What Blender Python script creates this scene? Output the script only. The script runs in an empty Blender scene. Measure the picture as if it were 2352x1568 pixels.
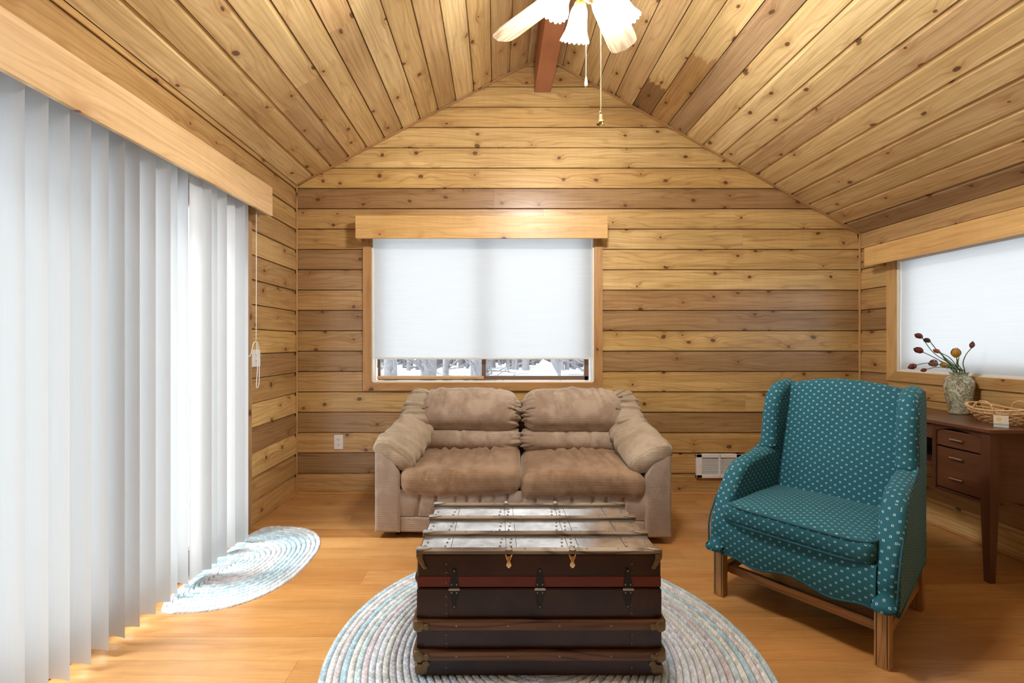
import bpy, bmesh, math, random
from mathutils import Vector, Matrix, noise as mnoise

random.seed(7)
SC = bpy.context.scene
COL = SC.collection
PI = math.pi
sin, cos, rad = math.sin, math.cos, math.radians

# ------------------------------------------------------------------ camera, world, exposure
F = 1045.0                      # focal length in pixels of the 2352 px frame
CH = 1.18                       # camera height
cam_d = bpy.data.cameras.new('camera')
cam_d.sensor_width = 36.0
cam_d.lens = F / 2352.0 * 36.0
cam_d.shift_x = 36.0 / 2352.0
cam_d.shift_y = 6.0 / 2352.0
cam_d.clip_start = 0.02
cam = bpy.data.objects.new('camera', cam_d)
COL.objects.link(cam)
cam.location = (0, 0, CH)
cam.rotation_euler = (PI / 2, 0, 0)
SC.camera = cam

SKY_STRENGTH = 2.5
SUN_STRENGTH = 9.0
LAMP_WATT = 26.0
wd = bpy.data.worlds.new('world')
SC.world = wd
wd.use_nodes = True
bgn = wd.node_tree.nodes['Background']
bgn.inputs[0].default_value = (0.95, 0.975, 1.0, 1)
bgn.inputs[1].default_value = SKY_STRENGTH

sun_d = bpy.data.lights.new('hazy_sun_offscreen', 'SUN')
sun_d.energy = SUN_STRENGTH
sun_d.angle = rad(26)
sun_d.color = (1.0, 0.98, 0.95)
sun = bpy.data.objects.new('hazy_sun_offscreen', sun_d)
COL.objects.link(sun)
_az, _el = rad(14), rad(59)      # light travels toward +x, a little toward +y, and down
sun.rotation_euler = Vector((cos(_el) * cos(_az), cos(_el) * sin(_az), -sin(_el))).to_track_quat('-Z', 'Y').to_euler()

vs = SC.view_settings
vs.view_transform = 'Standard'
vs.look = 'None'
vs.exposure = 0.25
vs.gamma = 1.0
vs.use_curve_mapping = False
SC.cycles.max_bounces = 6
SC.cycles.diffuse_bounces = 4
SC.cycles.glossy_bounces = 2
SC.cycles.transmission_bounces = 3
SC.cycles.transparent_max_bounces = 8
SC.cycles.caustics_reflective = False
SC.cycles.caustics_refractive = False

# ------------------------------------------------------------------ room numbers
XL, XR, YB, YF = -1.575, 2.865, 3.585, -1.9
ZL, ZR = 2.432, 2.048
XA, ZA = 0.364, 3.451
SL = (ZA - ZL) / (XA - XL)
SR = (ZA - ZR) / (XR - XA)
PITCH = 0.1604
def roof_z(x):
    return ZL + SL * (x - XL) if x < XA else ZR + SR * (XR - x)

# ------------------------------------------------------------------ tagging helpers
def tag(o, label, cat, group=None):
    o['label'] = label
    o['category'] = cat
    if group:
        o['group'] = group
    return o

def thing(name, label, cat, loc=(0, 0, 0), rz=0.0, group=None):
    o = bpy.data.objects.new(name, None)
    COL.objects.link(o)
    o.empty_display_size = 0.05
    o.location = loc
    o.rotation_euler = (0, 0, rz)
    return tag(o, label, cat, group)

def structure(o, label=None):
    o['kind'] = 'structure'
    if label:
        o['label'] = label
    return o

# ------------------------------------------------------------------ mesh helpers
class MB:
    """collects vertices and faces of one mesh"""
    def __init__(self):
        self.v, self.f = [], []
    def add(self, vs_, fs_):
        b = len(self.v)
        self.v += [tuple(p) for p in vs_]
        self.f += [tuple(b + i for i in q) for q in fs_]
        return self
    def box(self, c, s, bev=0.0, rot=None, seg=2):
        bm = bmesh.new()
        bmesh.ops.create_cube(bm, size=1.0)
        for v in bm.verts:
            v.co = Vector((v.co.x * s[0], v.co.y * s[1], v.co.z * s[2]))
        if bev > 0:
            bmesh.ops.bevel(bm, geom=bm.edges[:], offset=min(bev, 0.49 * min(s)), segments=seg, profile=0.5, affect='EDGES')
        M = Matrix.Translation(c) @ (rot.to_4x4() if rot is not None else Matrix.Identity(4))
        bm.verts.ensure_lookup_table()
        self.add([M @ v.co for v in bm.verts], [[v.index for v in f_.verts] for f_ in bm.faces])
        bm.free()
        return self
    def tube(self, pts, r, n=8, cap=True, flat=1.0, up=None):
        pts = [Vector(p) for p in pts]
        m = len(pts)
        rr = [r] * m if not isinstance(r, (list, tuple)) else list(r)
        t0 = (pts[1] - pts[0]).normalized()
        a = Vector(up) if up else (Vector((0, 0, 1)) if abs(t0.z) < 0.9 else Vector((1, 0, 0)))
        vs_, fs_ = [], []
        for i in range(m):
            t = (pts[min(i + 1, m - 1)] - pts[max(i - 1, 0)]).normalized()
            b = t.cross(a)
            if b.length < 1e-6:
                b = t.orthogonal()
            b.normalize()
            a = b.cross(t).normalized()
            for k in range(n):
                w = 2 * PI * k / n
                vs_.append(pts[i] + (b * cos(w) + a * sin(w) * flat) * rr[i])
        for i in range(m - 1):
            for k in range(n):
                k2 = (k + 1) % n
                fs_.append((i * n + k, i * n + k2, (i + 1) * n + k2, (i + 1) * n + k))
        if cap:
            fs_.append(tuple(range(n - 1, -1, -1)))
            fs_.append(tuple((m - 1) * n + k for k in range(n)))
        return self.add(vs_, fs_)
    def lathe(self, prof, n=24, c=(0, 0, 0), M=None, rfun=None):
        vs_, fs_ = [], []
        for j, (r, z) in enumerate(prof):
            for k in range(n):
                w = 2 * PI * k / n
                q = r if rfun is None else rfun(r, z, w, j)
                p = Vector((q * cos(w), q * sin(w), z))
                if M is not None:
                    p = M @ p
                vs_.append(p + Vector(c))
        for j in range(len(prof) - 1):
            for k in range(n):
                k2 = (k + 1) % n
                fs_.append((j * n + k, j * n + k2, (j + 1) * n + k2, (j + 1) * n + k))
        return self.add(vs_, fs_)
    def build(self, name, mat, parent=None, smooth=False, loc=None, rot=None, uv=False, color=None, angle=None):
        me = bpy.data.meshes.new(name)
        me.from_pydata(self.v, [], self.f)
        me.validate()
        me.update()
        if smooth:
            me.polygons.foreach_set('use_smooth', [True] * len(me.polygons))
            if angle:
                me.set_sharp_from_angle(angle=rad(angle))
        me.materials.append(mat)
        if uv:
            box_uv(me)
        return link(name, me, parent, loc, rot, color)

def link(name, me, parent=None, loc=None, rot=None, color=None):
    o = bpy.data.objects.new(name, me)
    COL.objects.link(o)
    if parent:
        o.parent = parent
    if loc is not None:
        o.location = loc
    if rot is not None:
        o.rotation_euler = rot
    if color is not None:
        o.color = (color[0], color[1], color[2], 1)
    return o

def box_uv(me, scale=1.0):
    lay = me.uv_layers.new(name='uv')
    for p in me.polygons:
        n = p.normal
        ax = max(range(3), key=lambda i: abs(n[i]))
        for li in p.loop_indices:
            co = me.vertices[me.loops[li].vertex_index].co
            if ax == 0:
                u, v = co.y, co.z
            elif ax == 1:
                u, v = co.x, co.z
            else:
                u, v = co.x, co.y
            lay.data[li].uv = (u * scale, v * scale)

def bx(name, mat, parent, lo, hi, bev=0.0, **kw):
    c = [(lo[i] + hi[i]) / 2 for i in range(3)]
    s = [abs(hi[i] - lo[i]) for i in range(3)]
    return MB().box(c, s, bev).build(name, mat, parent, **kw)

def soft_box(half, n, r, disp=None, M=None):
    """rounded box surface made of a regular grid; disp(co, normal, unit) moves points"""
    nx, ny, nz = n
    idx, vs_, fs_ = {}, [], []
    def remap(t):                       # denser near the edges
        return math.sin(t * PI / 2) * 0.75 + t * 0.25
    def vid(i, j, k):
        key = (i, j, k)
        if key not in idx:
            u = Vector((remap(2 * i / nx - 1), remap(2 * j / ny - 1), remap(2 * k / nz - 1)))
            p = Vector((u[0] * half[0], u[1] * half[1], u[2] * half[2]))
            rr = [min(r, h) for h in half]
            q = Vector([max(-(half[a] - rr[a]), min(half[a] - rr[a], p[a])) for a in range(3)])
            d = Vector([(p[a] - q[a]) / rr[a] if rr[a] > 0 else 0 for a in range(3)])
            if d.length > 1e-9:
                dn = d.normalized()
                p = q + Vector([dn[a] * rr[a] for a in range(3)])
                nn = dn
            else:
                nn = Vector((0, 0, 1))
            if disp:
                p = disp(p, nn, u)
            if M is not None:
                p = M @ p
            idx[key] = len(vs_)
            vs_.append(p)
        return idx[key]
    for i in range(nx):
        for j in range(ny):
            fs_.append((vid(i, j, 0), vid(i, j + 1, 0), vid(i + 1, j + 1, 0), vid(i + 1, j, 0)))
            fs_.append((vid(i, j, nz), vid(i + 1, j, nz), vid(i + 1, j + 1, nz), vid(i, j + 1, nz)))
    for i in range(nx):
        for k in range(nz):
            fs_.append((vid(i, 0, k), vid(i + 1, 0, k), vid(i + 1, 0, k + 1), vid(i, 0, k + 1)))
            fs_.append((vid(i, ny, k), vid(i, ny, k + 1), vid(i + 1, ny, k + 1), vid(i + 1, ny, k)))
    for j in range(ny):
        for k in range(nz):
            fs_.append((vid(0, j, k), vid(0, j, k + 1), vid(0, j + 1, k + 1), vid(0, j + 1, k)))
            fs_.append((vid(nx, j, k), vid(nx, j + 1, k), vid(nx, j + 1, k + 1), vid(nx, j, k + 1)))
    return vs_, fs_

def smooth_poly(pts, per=4):
    """closed Catmull-Rom through 2D points"""
    out, m = [], len(pts)
    for i in range(m):
        p0, p1, p2, p3 = (Vector(pts[(i + k - 1) % m]) for k in range(4))
        for s in range(per):
            t = s / per
            out.append(0.5 * ((2 * p1) + (p2 - p0) * t + (2 * p0 - 5 * p1 + 4 * p2 - p3) * t * t + (3 * p1 - p0 - 3 * p2 + p3) * t ** 3))
    return out

def curve_pts(pts, per=6):
    """open Catmull-Rom through 3D points"""
    P = [Vector(p) for p in pts]
    P = [P[0] * 2 - P[1]] + P + [P[-1] * 2 - P[-2]]
    out = []
    for i in range(1, len(P) - 2):
        p0, p1, p2, p3 = P[i - 1:i + 3]
        for s in range(per):
            t = s / per
            out.append(0.5 * ((2 * p1) + (p2 - p0) * t + (2 * p0 - 5 * p1 + 4 * p2 - p3) * t * t + (3 * p1 - p0 - 3 * p2 + p3) * t ** 3))
    out.append(P[-2])
    return out

def pillow_prism(mb, poly, d0, d1, r, mapf, seg=4):
    """polygon (u,v) extruded from d0 to d1 with edges rounded by r; mapf(d,u,v) -> 3D"""
    P = [Vector(p) for p in poly]
    m = len(P)
    area = sum(P[i].x * P[(i + 1) % m].y - P[(i + 1) % m].x * P[i].y for i in range(m))
    sgn = 1 if area > 0 else -1
    nrm = []
    for i in range(m):
        t = (P[(i + 1) % m] - P[i - 1]).normalized()
        nrm.append(Vector((-t.y, t.x)) * sgn)      # inward
    prof = []
    for k in range(seg + 1):
        w = PI / 2 * k / seg
        prof.append((d0 + r * (1 - cos(w)), r * (1 - sin(w))))
    prof2 = [(d0 + d1 - d, i) for d, i in reversed(prof)]
    allp = prof + prof2
    vs_, fs_ = [], []
    for d, ins in allp:
        for i in range(m):
            q = P[i] + nrm[i] * ins
            vs_.append(mapf(d, q.x, q.y))
    for j in range(len(allp) - 1):
        for i in range(m):
            i2 = (i + 1) % m
            fs_.append((j * m + i, j * m + i2, (j + 1) * m + i2, (j + 1) * m + i))
    fs_.append(tuple(range(m - 1, -1, -1)))
    fs_.append(tuple((len(allp) - 1) * m + i for i in range(m)))
    mb.add(vs_, fs_)
    return mb

def fix_normals(o):
    bm = bmesh.new()
    bm.from_mesh(o.data)
    bmesh.ops.recalc_face_normals(bm, faces=bm.faces[:])
    bm.to_mesh(o.data)
    bm.free()
    return o

def copy_tree(o, parent=None):
    c = o.copy()
    COL.objects.link(c)
    c.parent = parent
    for ch in list(o.children):
        copy_tree(ch, c)
    return c

# ------------------------------------------------------------------ material helpers
class NT:
    def __init__(self, name):
        self.m = bpy.data.materials.new(name)
        self.m.use_nodes = True
        self.t = self.m.node_tree
        self.t.nodes.clear()
        self.out = self.t.nodes.new('ShaderNodeOutputMaterial')
    def n(self, typ, ins=None, out=0, **props):
        nd = self.t.nodes.new('ShaderNode' + typ)
        for k, v in props.items():
            setattr(nd, k, v)
        if ins:
            items = ins.items() if isinstance(ins, dict) else enumerate(ins)
            for k, v in items:
                if v is None:
                    continue
                s = nd.inputs[k]
                if isinstance(v, bpy.types.NodeSocket):
                    self.t.links.new(v, s)
                else:
                    if s.type == 'RGBA' and len(v) == 3:
                        v = (*v, 1)
                    s.default_value = v
        return nd.outputs[out]
    def math(self, op, a, b=None, c=None, clamp=False):
        return self.n('Math', [a, b, c], operation=op, use_clamp=clamp)
    def mix(self, f, a, b, blend='MIX'):
        nd = self.t.nodes.new('ShaderNodeMix')
        nd.data_type = 'RGBA'
        nd.blend_type = blend
        for k, v in ((0, f), (6, a), (7, b)):
            if isinstance(v, bpy.types.NodeSocket):
                self.t.links.new(v, nd.inputs[k])
            else:
                nd.inputs[k].default_value = v if k == 0 else ((*v, 1) if len(v) == 3 else v)
        return nd.outputs[2]
    def ss(self, x, a, b):
        return self.n('MapRange', {0: x, 1: a, 2: b, 3: 0.0, 4: 1.0}, interpolation_type='SMOOTHSTEP')
    def noise(self, vec, scale=1.0, detail=4.0, rough=0.5, dist=0.0, out=0):
        return self.n('TexNoise', {'Vector': vec, 'Scale': scale, 'Detail': detail, 'Roughness': rough, 'Distortion': dist}, out=out)
    def bump(self, h, strength=0.3, dist=0.01):
        return self.n('Bump', {'Strength': strength, 'Distance': dist, 'Height': h})
    def pbsdf(self, col, rough=0.5, normal=None, **kw):
        d = {'Base Color': col, 'Roughness': rough}
        if normal is not None:
            d['Normal'] = normal
        d.update(kw)
        return self.n('BsdfPrincipled', d)
    def end(self, sh):
        self.t.links.new(sh, self.out.inputs[0])
        return self.m

def simple(name, col, rough=0.5, metal=0.0, noise_amt=0.0, noise_scale=30.0, bump=0.0, **kw):
    t = NT(name)
    co = t.n('TexCoord', out=3)
    c = col
    nr = None
    if noise_amt > 0 or bump > 0:
        nz = t.noise(co, noise_scale, 5.0, 0.6)
        if noise_amt > 0:
            f = t.math('MULTIPLY_ADD', nz, 2 * noise_amt, 1 - noise_amt)
            c = t.mix(1.0, col, t.n('CombineColor', [f, f, f]), 'MULTIPLY')
        if bump > 0:
            nr = t.bump(nz, bump, 0.01)
    return t.end(t.pbsdf(c, rough, nr, Metallic=metal, **kw))

def wood(name, rough=0.42, knots=0.5, grain=0.30, knot_scale=5.0, coat=0.25, light=(1, 1, 1), dark=(0.52, 0.40, 0.30), bump=0.0, stain=None):
    """board runs along local x, its width along local z; the object colour is the board's own colour"""
    t = NT(name)
    co = t.n('TexCoord', out=3)
    oi = t.n('ObjectInfo', out=0)
    oc = oi.node.outputs['Color']
    rnd = oi.node.outputs['Random']
    sep = t.n('SeparateXYZ', [co])
    x, y, z = sep.node.outputs
    xo = t.math('MULTIPLY_ADD', rnd, 57.0, x)
    zo = t.math('MULTIPLY_ADD', rnd, 31.0, z)
    # knots
    kv = t.n('CombineXYZ', [t.math('MULTIPLY', xo, knot_scale * 0.8), t.math('MULTIPLY', zo, knot_scale * 1.05), 0.0])
    warp = t.noise(kv, 2.2, 1.0, 0.5, out=1)
    kv2 = t.n('VectorMath', [kv, t.n('VectorMath', [warp, (0.16, 0.16, 0.0)], operation='MULTIPLY')], operation='ADD')
    vor = t.n('TexVoronoi', {'Vector': kv2, 'Scale': 1.0, 'Randomness': 1.0}, voronoi_dimensions='2D')
    d = vor
    vcol = vor.node.outputs['Color']
    vs3 = t.n('SeparateColor', [vcol])
    gate = t.math('GREATER_THAN', vs3, 1.0 - knots)
    size = t.math('MULTIPLY_ADD', vs3.node.outputs[1], 0.055, 0.03)
    core = t.math('MULTIPLY', t.math('SUBTRACT', 1.0, t.ss(t.math('DIVIDE', d, size), 0.75, 1.15)), gate)
    halo = t.math('MULTIPLY', t.math('SUBTRACT', 1.0, t.ss(d, 0.05, 0.30)), gate)
    # grain
    gz = t.math('MULTIPLY_ADD', halo, 0.02, zo)
    g1 = t.noise(t.n('CombineXYZ', [t.math('MULTIPLY', xo, 1.6), t.math('MULTIPLY', y, 8.0), t.math('MULTIPLY', gz, 55.0)]), 1.0, 3.0, 0.6)
    g2 = t.noise(t.n('CombineXYZ', [t.math('MULTIPLY', xo, 0.9), 0.0, t.math('MULTIPLY', gz, 7.0)]), 1.0, 2.0, 0.5)
    band = t.math('SINE', t.math('MULTIPLY', t.math('MULTIPLY_ADD', g2, 0.30, gz), 210.0))
    band = t.math('POWER', t.math('MULTIPLY_ADD', band, 0.5, 0.5), 5.0)
    patch = t.noise(t.n('CombineXYZ', [t.math('MULTIPLY', xo, 1.3), 0.0, t.math('MULTIPLY', zo, 9.0)]), 1.0, 2.0, 0.55)
    saw = t.noise(t.n('CombineXYZ', [t.math('MULTIPLY', xo, 26.0), 0.0, t.math('MULTIPLY', zo, 3.0)]), 1.0, 1.0, 0.5)
    f = t.ss(g1, 0.35, 0.72)
    f = t.math('MULTIPLY_ADD', band, 0.45, t.math('MULTIPLY', f, 0.6))
    f = t.math('MULTIPLY', f, grain * 2.0, clamp=True)
    c = t.mix(f, light, dark)
    pf = t.math('MULTIPLY_ADD', patch, 0.95, 0.525)
    pf = t.math('MULTIPLY', pf, t.math('MULTIPLY_ADD', saw, 0.12, 0.94))
    c = t.mix(1.0, c, t.n('CombineColor', [t.math('POWER', pf, 0.8), pf, t.math('POWER', pf, 1.35)]), 'MULTIPLY')
    c = t.mix(1.0, c, oc, 'MULTIPLY')
    if stain:                            # ragged water stain at the low-x end of the board
        edge, col = stain
        jag = t.noise(t.n('CombineXYZ', [t.math('MULTIPLY', x, 3.0), 0.0, t.math('MULTIPLY', z, 42.0)]), 1.0, 3.0, 0.6)
        lim = t.math('MULTIPLY_ADD', jag, 0.30, edge - 0.15)
        c = t.mix(t.math('LESS_THAN', x, lim), c, t.mix(1.0, c, col, 'MULTIPLY'))
    c = t.mix(t.math('MULTIPLY', halo, 0.36), c, t.mix(1.0, c, (0.62, 0.42, 0.25), 'MULTIPLY'))
    c = t.mix(t.math('MULTIPLY', core, 0.86), c, (0.085, 0.038, 0.016))
    h = t.math('MULTIPLY_ADD', core, -0.5, g1)
    nr = t.bump(h, bump, 0.004) if bump > 0 else None
    rg = t.math('MULTIPLY_ADD', g1, 0.22, rough - 0.11)
    return t.end(t.pbsdf(c, rg, nr, **{'Coat Weight': coat, 'Coat Roughness': 0.24}))

W_WALL = wood('knotty_cedar_boards', rough=0.38, knots=0.6, grain=0.38, coat=0.55)
W_CEIL = wood('knotty_cedar_ceiling', rough=0.5, knots=0.6, grain=0.34, coat=0.0)
W_STAIN1 = wood('water_stained_board', rough=0.5, knots=0.6, grain=0.34, coat=0.0, stain=(-0.91, (0.70, 0.58, 0.48)))
W_STAIN2 = wood('dark_water_stained_board', rough=0.5, knots=0.6, grain=0.34, coat=0.0, stain=(-1.33, (0.42, 0.33, 0.30)))
W_TRIM = wood('clear_cedar_trim', knots=0.32, grain=0.22, knot_scale=4.0, coat=0.0)
W_FLOOR = wood('fir_floor_planks', rough=0.30, knots=0.05, grain=0.20, coat=0.6, dark=(0.62, 0.45, 0.33))
W_BEAM = wood('red_stained_beam', knots=0.12, grain=0.25, coat=0.0)
W_OAK = wood('oak_chair_legs', knots=0.0, grain=0.42, coat=0.2, dark=(0.42, 0.30, 0.2))
W_DESK = wood('walnut_desk_veneer', rough=0.36, knots=0.0, grain=0.25, coat=0.3, dark=(0.5, 0.36, 0.3))
W_FAN = wood('pale_oak_fan_blade', knots=0.0, grain=0.55, coat=0.0, dark=(0.45, 0.38, 0.3))
W_SLAT = wood('worn_trunk_slat', rough=0.5, knots=0.1, grain=0.6, coat=0.0, dark=(0.22, 0.15, 0.1), bump=0.3)

# ------------------------------------------------------------------ other materials
def fabric_shade():
    t = NT('translucent_shade_cloth')
    co = t.n('TexCoord', out=3)
    mp = t.n('Mapping', {'Vector': co, 'Scale': (2.0, 2.0, 160.0)})
    nz = t.noise(mp, 1.0, 3.0, 0.6)
    f = t.math('MULTIPLY_ADD', nz, 0.16, 0.86)
    c = t.mix(1.0, (0.55, 0.562, 0.57), t.n('CombineColor', [f, f, f]), 'MULTIPLY')
    tr = t.n('BsdfTranslucent', [c])
    df = t.n('BsdfDiffuse', [c])
    return t.end(t.n('MixShader', [0.42, tr, df]))
M_SHADE = fabric_shade()

def slat_mat():
    t = NT('vertical_blind_vinyl')
    co = t.n('TexCoord', out=3)
    mp = t.n('Mapping', {'Vector': co, 'Scale': (420.0, 420.0, 6.0)})
    nz = t.noise(mp, 1.0, 3.0, 0.6)
    f = t.math('MULTIPLY_ADD', nz, 0.10, 0.95)
    c = t.mix(1.0, (0.55, 0.56, 0.565), t.n('CombineColor', [f, f, f]), 'MULTIPLY')
    tr = t.n('BsdfTranslucent', [c])
    df = t.pbsdf(c, 0.55)
    return t.end(t.n('MixShader', [0.55, tr, df]))
M_SLAT = slat_mat()

def glass_mat():
    t = NT('window_glass')
    tr = t.n('BsdfTransparent', [(0.96, 0.98, 0.98, 1)])
    gl = t.n('BsdfGlossy', {'Color': (1, 1, 1, 1), 'Roughness': 0.02})
    fc = t.n('LayerWeight', {'Blend': 0.5}, out=1)
    fr = t.math('MULTIPLY_ADD', t.math('POWER', fc, 5.0), 0.9, 0.04)
    return t.end(t.n('MixShader', [fr, tr, gl]))
M_GLASS = glass_mat()

M_WHITE = simple('white_painted_jamb', (0.82, 0.78, 0.68), 0.45, noise_amt=0.04)
M_PLASTIC = simple('white_plastic', (0.80, 0.82, 0.83), 0.35)
M_BRONZE = simple('brown_window_frame', (0.17, 0.105, 0.075), 0.45, noise_amt=0.08)
M_DARK = simple('dark_void', (0.015, 0.014, 0.013), 0.8)
M_BACKING = simple('wall_backing', (0.22, 0.12, 0.05), 0.8, noise_amt=0.2)
M_SNOW = simple('snow', (0.80, 0.84, 0.90), 0.8, noise_amt=0.06, noise_scale=3.0, bump=0.3)
M_BARK = simple('frosted_bark', (0.15, 0.15, 0.16), 0.9, noise_amt=0.45, noise_scale=14.0)
M_CORD = simple('white_cord', (0.82, 0.80, 0.76), 0.6)
M_STEEL = simple('nickel_metal', (0.55, 0.54, 0.52), 0.28, metal=1.0)
M_BRASS = simple('polished_brass', (0.80, 0.58, 0.26), 0.25, metal=1.0)
M_OLDBRASS = simple('aged_brass', (0.22, 0.15, 0.075), 0.45, metal=0.75, noise_amt=0.5, noise_scale=60.0, bump=0.5)
M_BLACKIRON = simple('black_iron', (0.025, 0.024, 0.024), 0.45, metal=0.4, noise_amt=0.3, noise_scale=80.0)
M_RUBBER = simple('black_rubber', (0.02, 0.02, 0.02), 0.6)

# ------------------------------------------------------------------ board builder
LIGHTW = [(0.65, 0.455, 0.185), (0.61, 0.415, 0.16), (0.69, 0.50, 0.215), (0.58, 0.39, 0.15)]
MIDW = [(0.53, 0.345, 0.14), (0.50, 0.325, 0.135), (0.55, 0.355, 0.14)]
DARKW = [(0.395, 0.252, 0.115), (0.425, 0.268, 0.12), (0.36, 0.222, 0.10)]
def pick(rng, w=(0.5, 0.34, 0.16)):
    q = rng.random()
    c = rng.choice(LIGHTW if q < w[0] else (MIDW if q < w[0] + w[1] else DARKW))
    k = 0.93 + 0.14 * rng.random()
    return (c[0] * k, c[1] * k, c[2] * k)

def frame_matrix(o, ex, ey, ez):
    return Matrix(((ex[0], ey[0], ez[0], o[0]), (ex[1], ey[1], ez[1], o[1]), (ex[2], ey[2], ez[2], o[2]), (0, 0, 0, 1)))

def board(parent, M, x0, x1, z0, h, mat, color, fx0=None, fx1=None, gap=0.025, rec=0.011, th=0.024, zmax=None, bev=0.0025, name='board'):
    """one channel board: face z0..z0+h-gap at y=0, recessed lip above it; ends cut along fx0(z)/fx1(z) in wall coordinates"""
    zt = z0 + h
    if zmax is not None:
        zt = min(zt, zmax)
    zf = min(z0 + h - gap, zt)
    prof = [(th, z0), (bev * 1.2, z0), (0.0, z0 + bev), (0.0, zf - bev), (bev * 1.6, zf)]
    if zt - zf > 0.002:
        prof += [(rec, zf), (rec, zt - 0.0045), (th, zt - 0.0045)]
    else:
        prof += [(th, zt)]
    xc, zc = (x0 + x1) / 2, z0
    V, Fc = [], []
    for side in (0, 1):
        for (y, z) in prof:
            x = x0 if side == 0 else x1
            if side == 0 and fx0:
                x = max(x, fx0(z))
            if side == 1 and fx1:
                x = min(x, fx1(z))
            V.append((x - xc, y, z - zc))
    if min(V[i + len(prof)][0] - V[i][0] for i in range(len(prof))) < -0.02:
        return None
    m = len(prof)
    for i in range(m):
        j = (i + 1) % m
        Fc.append((i, j, m + j, m + i))
    Fc.append(tuple(range(m - 1, -1, -1)))
    Fc.append(tuple(range(m, 2 * m)))
    mb = MB().add(V, Fc)
    o = mb.build(name, mat, parent, color=color)
    fix_normals(o)
    o.matrix_local = M @ Matrix.Translation((xc, 0, zc))
    return o

MBACK = frame_matrix((0, YB, 0), (1, 0, 0), (0, 1, 0), (0, 0, 1))
MLEFT = frame_matrix((XL, 0, 0), (0, 1, 0), (-1, 0, 0), (0, 0, 1))
MRIGHT = frame_matrix((XR, 0, 0), (0, -1, 0), (1, 0, 0), (0, 0, 1))
MFRONT = frame_matrix((0, YF, 0), (-1, 0, 0), (0, -1, 0), (0, 0, 1))
TH = 0.024

def wall_prism(name, poly, M, y0, y1, holes=()):
    """backing wall: polygon of (x,z) strips given as list of quads"""
    mb = MB()
    for q in poly:
        n = len(q)
        V = [M @ Vector((x, y0, z)) for x, z in q] + [M @ Vector((x, y1, z)) for x, z in q]
        Fc = [tuple(range(n - 1, -1, -1)), tuple(range(n, 2 * n))]
        for i in range(n):
            j = (i + 1) % n
            Fc.append((i, j, n + j, n + i))
        mb.add(V, Fc)
    o = mb.build(name, M_BACKING)
    fix_normals(o)
    return structure(o)

def rect(x0, x1, z0, z1):
    return [(x0, z0), (x1, z0), (x1, z1), (x0, z1)]

# openings
W1 = (-0.985, 0.772, 0.878, 2.06)         # back window: x0,x1,z0,z1
W2 = (1.15, 3.256, 0.985, 1.80)           # right window: y0,y1,z0,z1
D1 = (0.62, 2.815, 0.0, 2.02)             # sliding door in left wall: y0,y1,z0,z1

OUTER = 0.12
wall_back = wall_prism('wall_back', [
    rect(XL - OUTER, W1[0], -0.2, ZL), rect(W1[1], XR + OUTER, -0.2, ZR),
    rect(W1[0], W1[1], -0.2, W1[2]),
    [(W1[1], ZR), (XR + 0.02, ZR), (XA, ZA + 0.03), (XL - 0.02, ZL), (W1[0], ZL), (W1[0], W1[3]), (W1[1], W1[3])]], MBACK, TH, OUTER)
wall_left = wall_prism('wall_left', [
    rect(YF, D1[0], -0.2, ZL + 0.05), rect(D1[1], YB + OUTER, -0.2, ZL + 0.05), rect(D1[0], D1[1], D1[3], ZL + 0.05),
    rect(D1[0], D1[1], -0.2, -0.03)], MLEFT, TH, OUTER)
wall_right = wall_prism('wall_right', [
    rect(-YB - OUTER, -W2[1], -0.2, ZR + 0.05), rect(-W2[0], -YF, -0.2, ZR + 0.05),
    rect(-W2[1], -W2[0], -0.2, W2[2]), rect(-W2[1], -W2[0], W2[3], ZR + 0.05)], MRIGHT, TH, OUTER)
wall_front = wall_prism('wall_front', [
    [(-XR - OUTER, -0.2), (-XL + OUTER, -0.2), (-XL + OUTER, ZL - 0.03), (-XA, ZA + 0.03), (-XR - OUTER, ZR)]], MFRONT, TH, OUTER)

rng = random.Random(11)
L_, M_, D_ = 0, 1, 2
def tone(k, rg):
    c = rg.choice((LIGHTW, MIDW, DARKW)[k])
    q = 0.94 + 0.12 * rg.random()
    return (c[0] * q, c[1] * q, c[2] * q)
# back wall rows from the floor up: (tones, joint x or None)
def px_x(px):
    return (px - 1140) / 291.5
rows = {
    0: ([M_, M_], 0.3), 1: ([D_, M_], 0.5), 2: ([M_, M_], None), 3: ([D_, M_], None), 4: ([L_, L_], px_x(1712)), 5: ([M_, L_], None),
    6: ([D_, D_], None), 7: ([M_, L_], None), 8: ([D_, D_], None), 9: ([M_, D_], None), 10: ([D_, L_], None), 11: ([D_, L_], None),
    12: ([M_, L_], px_x(1706)), 13: ([M_, L_], px_x(1248)), 14: ([D_, D_], px_x(1135)), 15: ([L_, L_], None), 16: ([L_, L_], None), 17: ([L_, L_], None),
    18: ([L_, L_], None), 19: ([L_, L_], None), 20: ([M_, M_], None), 21: ([M_, M_], None)}
def fl(z):
    return XL if z <= ZL else XL + (z - ZL) / SL
def fr(z):
    return XR if z <= ZR else XR - (z - ZR) / SR
CAS = 0.062
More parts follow.
